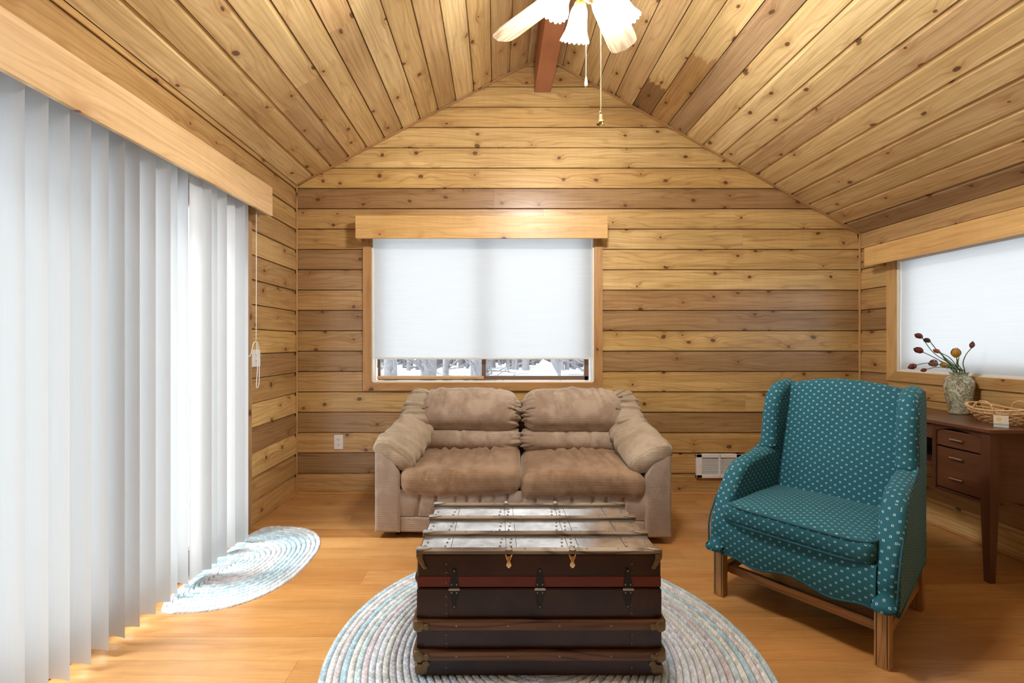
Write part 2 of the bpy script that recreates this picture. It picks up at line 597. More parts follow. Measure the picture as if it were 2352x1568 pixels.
for r in range(22):
    z0 = r * PITCH + 0.004
    if z0 > ZA - 0.03:
        break
    (ta, tb), jx = rows.get(r, ([L_, L_], None))
    z1 = z0 + PITCH
    if z1 > W1[2] - CAS + 0.01 and z0 < W1[3]:
        segs = [(XL, W1[0] - CAS + 0.02, ta), (W1[1] + CAS - 0.02, XR, tb)]
        if z0 < W1[2] - CAS < z1 or z0 < W1[2]:
            segs.append((W1[0] - CAS + 0.0205, W1[1] + CAS - 0.0205, -1))
        if r == 12:
            segs = [(XL, W1[0] - CAS + 0.02, ta), (W1[1] + CAS - 0.02, jx, tb), (jx + 0.001, XR, tb)]
    else:
        j = jx if jx is not None else None
        segs = [(XL, XR, ta)] if j is None else [(XL, j, ta), (j + 0.0012, XR, tb)]
    for a_, b_, tn in segs:
        if tn == -1:
            board(wall_back, MBACK, a_, b_, z0, PITCH, W_WALL, tone(ta, rng), zmax=W1[2] - 0.03)
        else:
            board(wall_back, MBACK, a_, b_, z0, PITCH, W_WALL, tone(tn, rng), fx0=fl, fx1=fr, zmax=ZA)

# left wall rows
for r in range(16):
    z0 = r * PITCH - 0.004
    if z0 > ZL:
        break
    if z0 < D1[3] + 0.04:
        segs = [(D1[1] + 0.06, YB), (YF, D1[0] - 0.06)]
    else:
        segs = [(1.0 + 0.35 * (r % 2), YB), (YF, 0.999 + 0.35 * (r % 2))]
    for a_, b_ in segs:
        board(wall_left, MLEFT, a_, b_, z0, PITCH, W_WALL, pick(rng, (0.35, 0.5, 0.15)), zmax=ZL)
# right wall rows
for r in range(14):
    z0 = r * PITCH + 0.004
    if z0 > ZR:
        break
    if z0 + PITCH > W2[2] - 0.05 and z0 < W2[3] + 0.03:
        segs = [(-YB, -W2[1] - 0.07), (-W2[0] + 0.07, -YF)]
        if z0 < W2[2] - 0.05:
            segs.append((-W2[1] - 0.0695, -W2[0] + 0.0695, True))
    else:
        segs = [(-YB, -YF)]
    for s_ in segs:
        board(wall_right, MRIGHT, s_[0], s_[1], z0, PITCH, W_WALL, pick(rng, (0.55, 0.35, 0.10) if r > 9 else (0.3, 0.5, 0.2)), zmax=min(ZR, W2[2] - 0.03 if len(s_) > 2 else 9))
# wall behind the camera: wide plain boards
for r in range(22):
    z0 = r * PITCH
    if z0 > ZA - 0.03:
        break
    for a_, b_ in [(-XR, -XL)]:
        board(wall_front, MFRONT, a_, b_, z0, PITCH, W_WALL, pick(rng), fx0=lambda z: -fr(z), fx1=lambda z: -fl(z), zmax=ZA)

# ------------------------------------------------------------------ ceiling
def slope_frame(left):
    if left:
        a = math.atan(SL)
        return frame_matrix((XL, 0, ZL), (0, 1, 0), (-sin(a), 0, cos(a)), (cos(a), 0, sin(a))), (XA - XL) / cos(a)
    a = math.atan(SR)
    return frame_matrix((XR, 0, ZR), (0, -1, 0), (sin(a), 0, cos(a)), (-cos(a), 0, sin(a))), (XR - XA) / cos(a)
ML, LEN_L = slope_frame(True)
MR, LEN_R = slope_frame(False)
mb = MB()
for M, L, s in ((ML, LEN_L, 1), (MR, LEN_R, -1)):
    ya, yb = (YF - 0.3, YB + 0.3) if s == 1 else (-YB - 0.3, -YF + 0.3)
    V = [M @ Vector(p) for p in ((ya, TH, -0.3), (yb, TH, -0.3), (yb, TH, L + 0.02), (ya, TH, L + 0.02), (ya, 0.14, -0.3), (yb, 0.14, -0.3), (yb, 0.14, L + 0.05), (ya, 0.14, L + 0.05))]
    mb.add(V, [(0, 1, 2, 3), (7, 6, 5, 4), (0, 4, 5, 1), (1, 5, 6, 2), (2, 6, 7, 3), (3, 7, 4, 0)])
ceiling = structure(fix_normals(mb.build('ceiling', M_BACKING)))
CP = 0.1585
right_tones = [D_, M_, L_, M_, L_, L_, M_, L_, L_, L_, D_, L_, L_, M_, M_, L_, L_, M_, D_]
for M, L, s in ((ML, LEN_L, 1), (MR, LEN_R, -1)):
    k = 0
    while k * CP < L - 0.02:
        if s == 1:
            tn = [L_, L_, L_, L_, L_, M_, L_, L_, M_, L_, L_, M_, M_, M_][k % 14]
            c0 = tone(tn, rng)
            if k in (2, 3, 5):
                cut = 3.0 - 0.25 * k / 2
            else:
                cut = rng.uniform(0.2, 1.2)
            segs = [(YF, cut, c0), (cut + 0.001, YB, tone(M_ if k in (2, 3, 5) else tn, rng))]
        else:
            tn = right_tones[min(k, 18)]
            cut = -0.2 if k in (11, 12) else -rng.uniform(-0.6, 0.9)
            segs = [(-YB, cut, tone(tn, rng)), (cut + 0.001, -YF, tone(tn, rng))]
        for a_, b_, c0 in segs:
            wm = W_CEIL
            if s == -1 and a_ < -3 and k in (11, 12):
                wm = W_STAIN1 if k == 11 else W_STAIN2
            board(ceiling, M, a_, b_, k * CP, CP, wm, (c0[0] * 1.10, c0[1] * 1.19, c0[2] * 1.42), zmax=L, gap=0.022, rec=0.010)
        k += 1
# stop strips where ceiling meets the gable
trim_n = [0]
def trim(o):
    trim_n[0] += 1
    o.name = 'trim_%d' % trim_n[0]
    return structure(o)
for x0, z0, x1, z1 in ((XL, ZL, XA, ZA), (XR, ZR, XA, ZA)):
    p0, p1 = Vector((x0, YB - 0.008, z0 - 0.007)), Vector((x1, YB - 0.008, z1 - 0.007))
    ang = math.atan2(p1.z - p0.z, p1.x - p0.x)
    o = MB().box((0, 0, 0), ((p1 - p0).length, 0.016, 0.012), 0.002).build('trim', W_TRIM, color=(0.46, 0.26, 0.10))
    o.location = (p0 + p1) / 2
    o.rotation_euler = (0, -ang, 0)
    trim(o)
# ridge beam
beam = bx('ridge_beam', W_BEAM, None, (YF, -0.064, -0.145), (YB, 0.064, 0.145), 0.004, color=(0.40, 0.155, 0.075))
beam.rotation_euler = (0, 0, PI / 2)
beam.location = (0.364, 0, 3.305)
structure(beam, 'reddish brown ridge beam running under the ceiling peak')

# ------------------------------------------------------------------ floor
floor = structure(bx('floor', M_BACKING, None, (XL - 0.11, YF - 0.1, -0.12), (XR + 0.11, YB + 0.11, -TH)))
MFLOOR = frame_matrix((0, 0, 0), (1, 0, 0), (0, 0, -1), (0, 1, 0))
FP = 0.1345
FT = [(0.52, 0.265, 0.085), (0.50, 0.245, 0.075), (0.56, 0.30, 0.105), (0.47, 0.22, 0.066), (0.54, 0.285, 0.095)]
y0 = YB - 0.167
y = YB - 0.167 - 45 * FP
y = 1.70 - 27 * FP
k = 0
while y < YB:
    if y + FP > YF:
        cuts = sorted([XL, XR] + [rng.uniform(-1.2, 0.3), rng.uniform(0.9, 2.4)] if k % 3 else [XL, XR, rng.uniform(0.0, 1.6)])
        for a_, b_ in zip(cuts[:-1], cuts[1:]):
            c0 = rng.choice(FT)
            q = 0.86 + 0.24 * rng.random()
            ya = max(y, YF)
            h = min(y + FP, YB) - ya
            board(floor, MFLOOR, a_, b_ - 0.0008, ya, h - 0.0006, W_FLOOR, (c0[0] * q, c0[1] * q, c0[2] * q), gap=0.0, rec=0.0, bev=0.0009, name='plank')
    y += FP
    k += 1
# bottom strips along the walls
o = bx('baseboard_back', W_TRIM, None, (XL, -0.011, 0.0), (XR, 0.0, 0.012), 0.003, color=(0.62, 0.36, 0.13))
o.location = (0, YB, 0)
structure(o)
o = bx('baseboard_right', W_TRIM, None, (-1.9, -0.010, 0.0), (3.58, 0.0, 0.016), 0.003, color=(0.60, 0.33, 0.12))
o.rotation_euler = (0, 0, PI / 2)
o.location = (XR - 0.010, 0, 0)
structure(o)
# corner strips between walls
for x, zt in ((XL + 0.006, ZL), (XR - 0.006, ZR)):
    o = bx('trim', W_TRIM, None, (0, -0.006, -0.006), (zt, 0.006, 0.006), 0.003, color=(0.60, 0.37, 0.15))
    o.rotation_euler = (0, -PI / 2, 0)
    o.location = (x, YB - 0.006, 0)
    trim(o)

# ------------------------------------------------------------------ windows
def casing(parent, M, x0, x1, z0, z1, w, th, color, top=True):
    """mitred flat casing around an opening, in wall coordinates"""
    def piece(quad):
        cx = sum(p[0] for p in quad) / 4
        cz = sum(p[1] for p in quad) / 4
        horiz = abs(quad[1][0] - quad[0][0]) > abs(quad[2][1] - quad[1][1])
        V = [(p[0] - cx, -th, p[1] - cz) for p in quad] + [(p[0] - cx, 0.0, p[1] - cz) for p in quad]
        R = Matrix.Identity(4)
        if not horiz:
            R = Matrix.Rotation(PI / 2, 4, 'Y')
            V = [R.inverted() @ Vector(v) for v in V]
        mb_ = MB().add(V, [(0, 1, 2, 3), (7, 6, 5, 4), (0, 4, 5, 1), (1, 5, 6, 2), (2, 6, 7, 3), (3, 7, 4, 0)])
        k_ = 0.93 + 0.14 * rng.random()
        o_ = fix_normals(mb_.build('casing', W_TRIM, parent, color=tuple(c_ * k_ for c_ in color)))
        o_.matrix_local = M @ Matrix.Translation((cx, 0, cz)) @ R
    piece([(x0 - w, z0 - w), (x1 + w, z0 - w), (x1, z0), (x0, z0)])
    piece([(x0 - w, z0 - w), (x0, z0), (x0, z1), (x0 - w, z1 + w)])
    piece([(x1, z0), (x1 + w, z0 - w), (x1 + w, z1 + w), (x1, z1)])
    if top:
        piece([(x0, z1), (x1, z1), (x1 + w, z1 + w), (x0 - w, z1 + w)])

def window(name, M, x0, x1, z0, z1, jamb_mat, split, label, wood_rail=False, y_frame=0.075, fw=0.035):
    root = bpy.data.objects.new(name, None)
    COL.objects.link(root)
    structure(root, label)
    def part(nm, mat, lo, hi, bev=0.003, color=None):
        o_ = bx(nm, mat, root, lo, hi, bev, color=color)
        o_.matrix_local = M
        return o_
    jw = 0.03
    # jambs line the opening
    part('jamb', jamb_mat, (x0, -0.002, z0 - 0.02), (x0 + 0.014, OUTER, z1))
    part('jamb', jamb_mat, (x1 - 0.014, -0.002, z0 - 0.02), (x1, OUTER, z1))
    part('jamb', jamb_mat, (x0, -0.002, z0 - 0.02), (x1, OUTER, z0 + 0.008))
    part('jamb', jamb_mat, (x0, -0.002, z1 - 0.014), (x1, OUTER, z1 + 0.01))
    xa, xb, za, zb = x0 + jw, x1 - jw, z0 + 0.012, z1 - 0.02
    y1 = y_frame
    for lo, hi in (((xa, y1, za), (xa + fw * 0.6, y1 + 0.03, zb)), ((xb - fw, y1, za), (xb, y1 + 0.03, zb)),
                   ((xa, y1, za), (xb, y1 + 0.03, za + fw)), ((xa, y1, zb - fw), (xb, y1 + 0.03, zb))):
        part('frame', M_BRONZE, lo, hi)
    edges = [xa + fw * 0.6] + split + [xb - fw]
    for xs in split:
        part('mullion', M_BRONZE, (xs - 0.017, y1 - 0.006, za), (xs + 0.017, y1 + 0.03, zb))
    for a_, b_ in zip(edges[:-1], edges[1:]):
        part('pane', M_GLASS, (a_ - 0.01, y1 + 0.016, za + 0.02), (b_ + 0.01, y1 + 0.020, zb - 0.02), 0.0)
    if wood_rail:
        o_ = bx('sash_rail', W_TRIM, root, ((xa - split[0]) / 2, -0.012, -0.012), ((split[0] - xa) / 2, 0.012, 0.012), 0.003, color=(0.62, 0.40, 0.20))
        o_.matrix_local = M @ Matrix.Translation(((xa + split[0]) / 2, y1 - 0.012, za + 0.022))
    return root

win1 = window('window_1', MBACK, *W1, M_WHITE, [px_x(1111) * 1.01], 'sliding window in the gable wall, brown frame and snow outside', True)
casing(win1, MBACK, *W1, CAS, 0.016, (0.52, 0.30, 0.12))
win2 = window('window_2', MRIGHT, -W2[1], -W2[0], W2[2], W2[3], M_WHITE, [-2.2], 'wide window in the right wall behind a drawn white shade')
casing(win2, MRIGHT, -W2[1], -W2[0], W2[2], W2[3], 0.068, 0.016, (0.62, 0.40, 0.17))

# sliding door
door = bpy.data.objects.new('door_1', None)
COL.objects.link(door)
structure(door, 'sliding glass door with brown frame behind the vertical blinds')
def dpart(nm, mat, lo, hi, bev=0.003, color=None):
    o_ = bx(nm, mat, door, lo, hi, bev, color=color)
    o_.matrix_local = MLEFT
    return o_
dy0, dy1, dz = D1[0], D1[1], D1[3]
ymid = (dy0 + dy1) / 2
for lo, hi in (((dy0, 0.0, 0.0), (dy0 + 0.04, OUTER, dz)), ((dy1 - 0.04, 0.0, 0.0), (dy1, OUTER, dz)), ((dy0, 0.0, dz - 0.04), (dy1, OUTER, dz)), ((dy0, -0.002, -0.015), (dy1, OUTER, 0.012))):
    dpart('frame', M_BRONZE, lo, hi)
for k, (a_, b_, yy) in enumerate(((dy0 + 0.03, ymid + 0.04, 0.075), (ymid - 0.04, dy1 - 0.03, 0.035))):
    for lo, hi in (((a_, yy, 0.012), (a_ + 0.07, yy + 0.035, dz - 0.04)), ((b_ - 0.07, yy, 0.012), (b_, yy + 0.035, dz - 0.04)), ((a_, yy, 0.012), (b_, yy + 0.035, 0.10)), ((a_, yy, dz - 0.11), (b_, yy + 0.035, dz - 0.04))):
        dpart('sash', M_BRONZE, lo, hi)
    dpart('pane', M_GLASS, (a_ + 0.06, yy + 0.015, 0.09), (b_ - 0.06, yy + 0.020, dz - 0.10), 0.0)
def vcasing(a_, b_, z1):
    o_ = bx('casing', W_TRIM, door, (0, -0.018, -(b_ - a_) / 2), (z1, 0.0, (b_ - a_) / 2), 0.002, color=(0.46, 0.30, 0.15))
    o_.matrix_local = MLEFT @ Matrix.Translation(((a_ + b_) / 2, 0, 0)) @ Matrix.Rotation(-PI / 2, 4, 'Y')
vcasing(dy1 - 0.012, dy1 + 0.085, dz + 0.02)
vcasing(dy0 - 0.085, dy0 + 0.012, dz + 0.02)
o = bx('casing', W_TRIM, door, (dy0 - 0.085, -0.022, dz), (dy1 + 0.085, 0.0, dz + 0.09), 0.002, color=(0.60, 0.40, 0.20))
o.matrix_local = MLEFT
m_ = MB().lathe([(0.0, 0.012), (0.006, 0.012), (0.007, 0.008), (0.011, 0.007), (0.013, 0.0)], 16)
o = m_.build('latch_ring', M_STEEL, door, smooth=True)
o.matrix_local = Matrix.Translation((XL + 0.018, dy1 + 0.006, 0.905)) @ Matrix.Rotation(PI / 2, 4, 'Y')

# ------------------------------------------------------------------ outdoors
def ground():
    n = 60
    V, Fc = [], []
    for i in range(n + 1):
        for j in range(n + 1):
            x, y = -30 + 60 * i / n, -22 + 60 * j / n
            r = max(0.0, y - 5.0)
            bank = 1.0 / (1.0 + math.exp(-(y - 13.5) / 0.8))
            z = -0.16 + 0.10 * mnoise.noise(Vector((x * 0.35, y * 0.35, 0))) * min(1, r) + 0.012 * r - 0.55 * bank
            if -2.3 < x < 3.6 and -3 < y < 4.4:
                z = -0.22
            V.append((x, y, z))
    for i in range(n):
        for j in range(n):
            a_ = i * (n + 1) + j
            Fc.append((a_, a_ + n + 1, a_ + n + 2, a_ + 1))
    o_ = MB().add(V, Fc).build('snow_ground', M_SNOW, smooth=True)
    return structure(o_, 'snow covered ground outside the window')
ground()
def snow_pile(cx, cy, w, d, h, label):
    V, Fc = [], []
    n = 28
    for i in range(n + 1):
        for j in range(n + 1):
            u, v = 2 * i / n - 1, 2 * j / n - 1
            x, y = u * w, v * d
            q = max(0.0, 1 - u * u) * max(0.0, 1 - v * v)
            pk = math.exp(-((u - 0.1) ** 2) / 0.06) * 0.75 + math.exp(-((u + 0.45) ** 2) / 0.10) * 0.35 + math.exp(-((u - 0.55) ** 2) / 0.08) * 0.25
            z = h * q ** 0.4 * pk * (1 + 0.18 * mnoise.noise(Vector((x * 4, y * 4, 3))))
            V.append((x, y, z))
    for i in range(n):
        for j in range(n):
            a_ = i * (n + 1) + j
            Fc.append((a_, a_ + n + 1, a_ + n + 2, a_ + 1))
    o_ = MB().add(V, Fc).build('snow_pile', M_SNOW, smooth=True, loc=(cx, cy, -0.17))
    tag(o_, label, 'snow pile')
snow_pile(0.78, 8.6, 1.5, 0.9, 1.28, 'peaked heap of shovelled snow outside the gable window')
def tree(cx, cy, h, r, seed, label, nb=9):
    rg = random.Random(seed)
    root = thing('bare_tree', label, 'tree', (cx, cy, -0.2), rg.random() * 6, 'bare trees outside the gable window')
    lean = rg.uniform(-0.05, 0.05)
    tp = [(lean * h * t + 0.03 * rg.uniform(-1, 1), 0.03 * rg.uniform(-1, 1), h * t) for t in (0, .12, .25, .4, .6, .8, 1)]
    tr = MB().tube(tp, [r * (1.25 - t) for t in (0, .12, .25, .4, .6, .8, 1)], 9)
    tr.build('trunk', M_BARK, root, smooth=True)
    for k in range(nb):
        z = rg.uniform(0.12, 0.75) * h if k > 4 else rg.uniform(0.35, 1.3)
        a_ = rg.uniform(0, 2 * PI)
        L = rg.uniform(0.5, 1.5)
        p = Vector((lean * z, 0, z))
        pts = [p]
        dr = Vector((cos(a_), sin(a_), rg.uniform(-0.1, 0.7))).normalized()
        for s in range(4):
            dr = (dr + Vector((rg.uniform(-.3, .3), rg.uniform(-.3, .3), rg.uniform(-.2, .25)))).normalized()
            pts.append(pts[-1] + dr * L / 4)
        b = MB().tube(pts, [r * .34, r * .26, r * .2, r * .14, r * .07], 5)
        for q in (1, 2, 3):
            d2 = (dr + Vector((rg.uniform(-1, 1), rg.uniform(-1, 1), rg.uniform(-.4, .8)))).normalized()
            b.tube([pts[q], pts[q] + d2 * L * .2, pts[q] + d2 * L * .38 + Vector((0, 0, .05))], [r * .16, r * .1, r * .04], 4)
        b.build('branch', M_BARK, root, smooth=True)
spots = [(-2.15, 9.2, .12), (-1.75, 11.6, .18), (-0.45, 10.0, .06), (-0.75, 7.0, .045), (-3.6, 8.6, .06), (-1.9, 13, .14), (-0.3, 12.5, .12), (-3.6, 12, .16),
         (2.2, 17, .17), (-0.9, 20, .2), (2.75, 13.5, .10)]
for i, (x, y, r) in enumerate(spots):
    tree(x, y, 6.5, r, 100 + i, 'leafless grey tree standing in the snow outside the window', 9 if y < 14 else 5)

rg = random.Random(77)
mbw = MB()
for k in range(420):
    x, y = rg.uniform(-12, 15), rg.uniform(22, 34)
    r = rg.uniform(0.07, 0.2)
    h_ = rg.uniform(5, 9)
    mbw.tube([(x, y, -0.1), (x + rg.uniform(-.2, .2), y, h_ * .5), (x + rg.uniform(-.5, .5), y, h_)], [r, r * .7, r * .2], 5, cap=False)
for k in range(900):
    x, y = rg.uniform(-9, 11), rg.uniform(21, 32)
    z = rg.uniform(0, 2.4)
    mbw.tube([(x, y, z), (x + rg.uniform(-1.2, 1.2), y + rg.uniform(-.3, .3), z + rg.uniform(-.2, 1.1))], [0.035, 0.01], 3, cap=False)
woods = mbw.build('distant_woods', M_BARK, smooth=True)
woods['kind'] = 'stuff'
tag(woods, 'hazy grey mass of distant winter woods beyond the snow', 'woods')

# ------------------------------------------------------------------ wooden valances
VC = (0.68, 0.44, 0.17)
def valance(name, label, L, h, depth, M, color, tilt=0.0):
    """box valance; local x along length from 0..L, y out of the wall is -depth..0, z 0..h"""
    root = thing(name, label, 'valance')
    root.matrix_world = M
    MB().box((L / 2, -depth + 0.010, h / 2), (L, 0.020, h), 0.002).build('face_board', W_TRIM, root, color=color)
    for x in (0.010, L - 0.010):
        MB().box((x, -(depth - 0.0205) / 2, h / 2), (0.019, depth - 0.0205, h - 0.002), 0.001).build('return_board', W_TRIM, root, color=color)
    MB().box((L / 2, -(depth - 0.0205) / 2, h - 0.010), (L - 0.042, depth - 0.0205, 0.016), 0.001).build('top_board', W_TRIM, root, color=color)
    return root
valance('window_valance', 'knotty wood box valance over the gable window', 1.912, 0.172, 0.140,
        MBACK @ Matrix.Translation((-1.068, 0, 1.981)), VC)
valance('door_valance', 'long pale wood valance over the vertical blinds', 2.45, 0.180, 0.150,
        MLEFT @ Matrix.Translation((0.45, 0, 1.962)) @ Matrix.Rotation(-0.013, 4, 'Y'), (0.72, 0.52, 0.28))
valance('window_valance', 'light wood valance on the right wall above the vase', 2.33, 0.138, 0.140,
        MRIGHT @ Matrix.Translation((-3.371, 0, 1.753)), (0.72, 0.47, 0.19))

# ------------------------------------------------------------------ roller shades
def roller_shade(label, M, x0, x1, z0, z1, bar=True):
    root = thing('roller_shade', label, 'window shade')
    root.matrix_world = M @ Matrix.Translation((x0, 0.018, z0))
    w, h = x1 - x0, z1 - z0
    V, Fc = [], []
    nx, nz = 24, 30
    for i in range(nx + 1):
        for k in range(nz + 1):
            x, z = w * i / nx, h * k / nz
            V.append((x, 0.0025 * mnoise.noise(Vector((x * 1.7, z * 2.5, w))), z))
    for i in range(nx):
        for k in range(nz):
            a_ = i * (nz + 1) + k
            Fc.append((a_, a_ + nz + 1, a_ + nz + 2, a_ + 1))
    MB().add(V, Fc).build('shade_cloth', M_SHADE, root, smooth=True)
    MB().tube([(0, 0.012, h - 0.005), (w, 0.012, h - 0.005)], 0.019, 14).build('roller_tube', M_PLASTIC, root, smooth=True, angle=40)
    if bar:
        MB().box((w / 2, 0, -0.006), (w, 0.012, 0.014), 0.004).build('hem_bar', M_PLASTIC, root)
    return root
roller_shade('white cloth shade pulled most of the way down the gable window', MBACK, W1[0] + 0.017, W1[1] - 0.017, 1.073, 2.045)
roller_shade('white cloth shade drawn fully down behind the tulip vase', MRIGHT, -W2[1] + 0.017, -W2[0] - 0.017, 1.002, 1.785)

# ------------------------------------------------------------------ vertical blind
blind = thing('vertical_blind', 'white vertical blind with long slats covering the sliding door', 'blind', (0, 0, 0))
MB().box((-1.505, 1.73, 2.074), (0.045, 2.2, 0.035), 0.006).build('head_rail', M_PLASTIC, blind)
def slat_mesh():
    V, Fc = [], []
    n = 8
    z0, z1 = 0.0, 2.030
    for i in range(n + 1):
        u = 2 * i / n - 1
        for z in (z0, 0.5, 1.0, 1.5, z1):
            V.append((0.0445 * u, 0.0055 * (1 - u * u) - 0.003, z))
    for i in range(n):
        for k in range(4):
            a_ = i * 5 + k
            Fc.append((a_, a_ + 5, a_ + 6, a_ + 1))
    me_ = bpy.data.meshes.new('slat')
    me_.from_pydata(V, [], Fc)
    me_.polygons.foreach_set('use_smooth', [True] * len(me_.polygons))
    me_.materials.append(M_SLAT)
    return me_
SLAT = slat_mesh()
slats = []
yy = 1.945
for k in range(15):
    slats.append((-1.499, yy, -6 + 3 * sin(k * 2.1)))
    yy -= 0.0765
slats[0] = (-1.497, 1.937, 8)
slats[1] = (-1.497, 1.853, 4)
slats += [(-1.500, 2.027, 12), (-1.508, 2.105, -14), (-1.515, 2.19, -14), (-1.492, 2.255, 86), (-1.500, 2.315, 24), (-1.508, 2.385, 5), (-1.506, 2.46, 18), (-1.515, 2.56, 62), (-1.506, 2.64, 14), (-1.500, 2.69, -16)]
for x, y, a_ in slats:
    link('slat', SLAT, blind, (x, y, 0.028), (0, 0, rad(a_)))
cp = curve_pts([(-1.475, 2.795, 2.0), (-1.475, 2.796, 1.6), (-1.478, 2.80, 1.2)], 6)
MB().tube(cp, 0.0022, 6).build('pull_cord', M_CORD, blind, smooth=True)
cp = curve_pts([(-1.535, 2.775, 1.105), (-1.52, 2.81, 1.11), (-1.49, 2.79, 1.18), (-1.478, 2.80, 1.195), (-1.485, 2.84, 1.17), (-1.495, 2.87, 1.05), (-1.505, 2.885, 0.93), (-1.507, 2.865, 0.905), (-1.50, 2.845, 0.93), (-1.485, 2.83, 1.05), (-1.477, 2.805, 1.19)], 8)
MB().tube(cp, 0.0026, 6).build('pull_cord', M_CORD, blind, smooth=True)

# ------------------------------------------------------------------ wall fittings
def outlet(label, M, w=0.072, h=0.114):
    root = thing('wall_outlet', label, 'outlet')
    root.matrix_world = M
    MB().box((0, -0.004, 0), (w, 0.008, h), 0.003).build('cover_plate', M_PLASTIC, root)
    for dz_ in (-0.02, 0.02):
        f_ = MB().box((0, -0.0085, dz_), (0.034, 0.003, 0.028), 0.006).build('socket', M_PLASTIC, root)
        for sx in (-0.006, 0.006):
            MB().box((sx, -0.0103, dz_ + 0.003), (0.0024, 0.001, 0.009)).build('slot', M_DARK, f_)
        MB().box((0, -0.0103, dz_ - 0.008), (0.004, 0.001, 0.004), 0.001).build('slot', M_DARK, f_)
    return root
outlet('white duplex outlet on the gable wall beside the sofa', MBACK @ Matrix.Translation((px_x(778), 0, 1.18 - (1014.5 - 790) / 291.5)))
outlet('white double outlet on the left wall behind the blind cord', MLEFT @ Matrix.Translation((2.966, 0, 1.088)), 0.115)

vent = thing('wall_heater', 'white louvred wall heater grille low on the gable wall', 'heater vent')
vent.matrix_world = MBACK @ Matrix.Translation((px_x(1648), 0, 1.18 - (1068.5 - 790) / 291.5))
vw, vh = 0.352, 0.190
fm = MB()
for lo, hi in (((-vw / 2, -0.022, -vh / 2), (-vw / 2 + 0.047, 0, vh / 2)), ((vw / 2 - 0.040, -0.022, -vh / 2), (vw / 2, 0, vh / 2)),
               ((-vw / 2, -0.022, vh / 2 - 0.030), (vw / 2, 0, vh / 2)), ((-vw / 2, -0.022, -vh / 2), (vw / 2, 0, -vh / 2 + 0.028)), ((0.004, -0.022, -vh / 2), (0.016, 0, vh / 2))):
    fm.box([(lo[i] + hi[i]) / 2 for i in range(3)], [hi[i] - lo[i] for i in range(3)], 0.004)
fm.build('cover_frame', M_PLASTIC, vent)
MB().box((0, -0.003, 0), (vw - 0.06, 0.004, vh - 0.04)).build('louver_shadow_sheet', M_BLACKIRON, vent)  # dark sheet standing in for the shade behind the louvers
me_ = MB().box((0, 0, 0), (vw - 0.085, 0.006, 0.0018), 0.0004, Matrix.Rotation(rad(30), 3, 'X')).build('louver', M_PLASTIC, vent, loc=(0.002, -0.013, -0.062)).data
for k in range(1, 18):
    link('louver', me_, vent, (0.002, -0.013, -0.062 + k * 0.0073))
bx('screw', M_STEEL, vent, (-vw / 2 + 0.028, -0.024, -0.006), (-vw / 2 + 0.034, -0.020, 0.0), 0.001)

# ------------------------------------------------------------------ sofa
def sofa_fabric(name, base, worn, rib=380.0):
    t = NT(name)
    co = t.n('TexCoord', out=3)
    uvn = t.n('UVMap')
    big = t.noise(co, 4.5, 4.0, 0.6, 0.6)
    mid = t.noise(co, 16.0, 3.0, 0.6, 0.3)
    f = t.ss(t.math('MULTIPLY_ADD', mid, 0.35, t.math('MULTIPLY', big, 0.65)), 0.38, 0.62)
    c = t.mix(f, base, worn)
    sp = t.n('SeparateXYZ', [uvn])
    v = sp.node.outputs[1]
    wv = t.math('SINE', t.math('MULTIPLY', v, rib))
    fine = t.noise(t.n('Mapping', {'Vector': uvn, 'Scale': (260.0, 700.0, 1.0)}), 1.0, 2.0, 0.7)
    g = t.math('MULTIPLY_ADD', fine, 0.55, 0.72)
    g = t.math('MULTIPLY_ADD', wv, 0.05, g)
    c = t.mix(1.0, c, t.n('CombineColor', [g, g, g]), 'MULTIPLY')
    h = t.math('MULTIPLY_ADD', wv, 0.25, fine)
    nr = t.bump(h, 0.35, 0.002)
    return t.end(t.pbsdf(c, 0.85, nr, **{'Sheen Weight': 0.55, 'Sheen Roughness': 0.4, 'Sheen Tint': (0.95, 0.88, 0.80, 1)}))
F_SEAT = sofa_fabric('brown_chenille', (0.25, 0.15, 0.083), (0.38, 0.255, 0.165))
F_BACK = sofa_fabric('tan_chenille', (0.35, 0.26, 0.19), (0.50, 0.40, 0.31))
F_PAD = sofa_fabric('olive_tan_chenille', (0.35, 0.28, 0.19), (0.48, 0.40, 0.30))
F_BODY = sofa_fabric('mauve_tan_weave', (0.33, 0.255, 0.205), (0.43, 0.345, 0.285), 500.0)

def wr(p, seed, ang=0.0, amp=0.006, fx=9.0, fy=1.6):
    """creases running along direction ang in the x-y(or z) plane"""
    ca, sa = cos(ang), sin(ang)
    u = p[0] * ca + p[1] * sa
    v = -p[0] * sa + p[1] * ca
    n1 = mnoise.noise(Vector((u * fx, v * fy + p[2] * 1.2, seed)))
    n2 = mnoise.noise(Vector((u * fx * 2.3, v * fy * 1.7, seed + 7.7)))
    return amp * (1 - abs(n1) * 2.2) + amp * 0.45 * n2

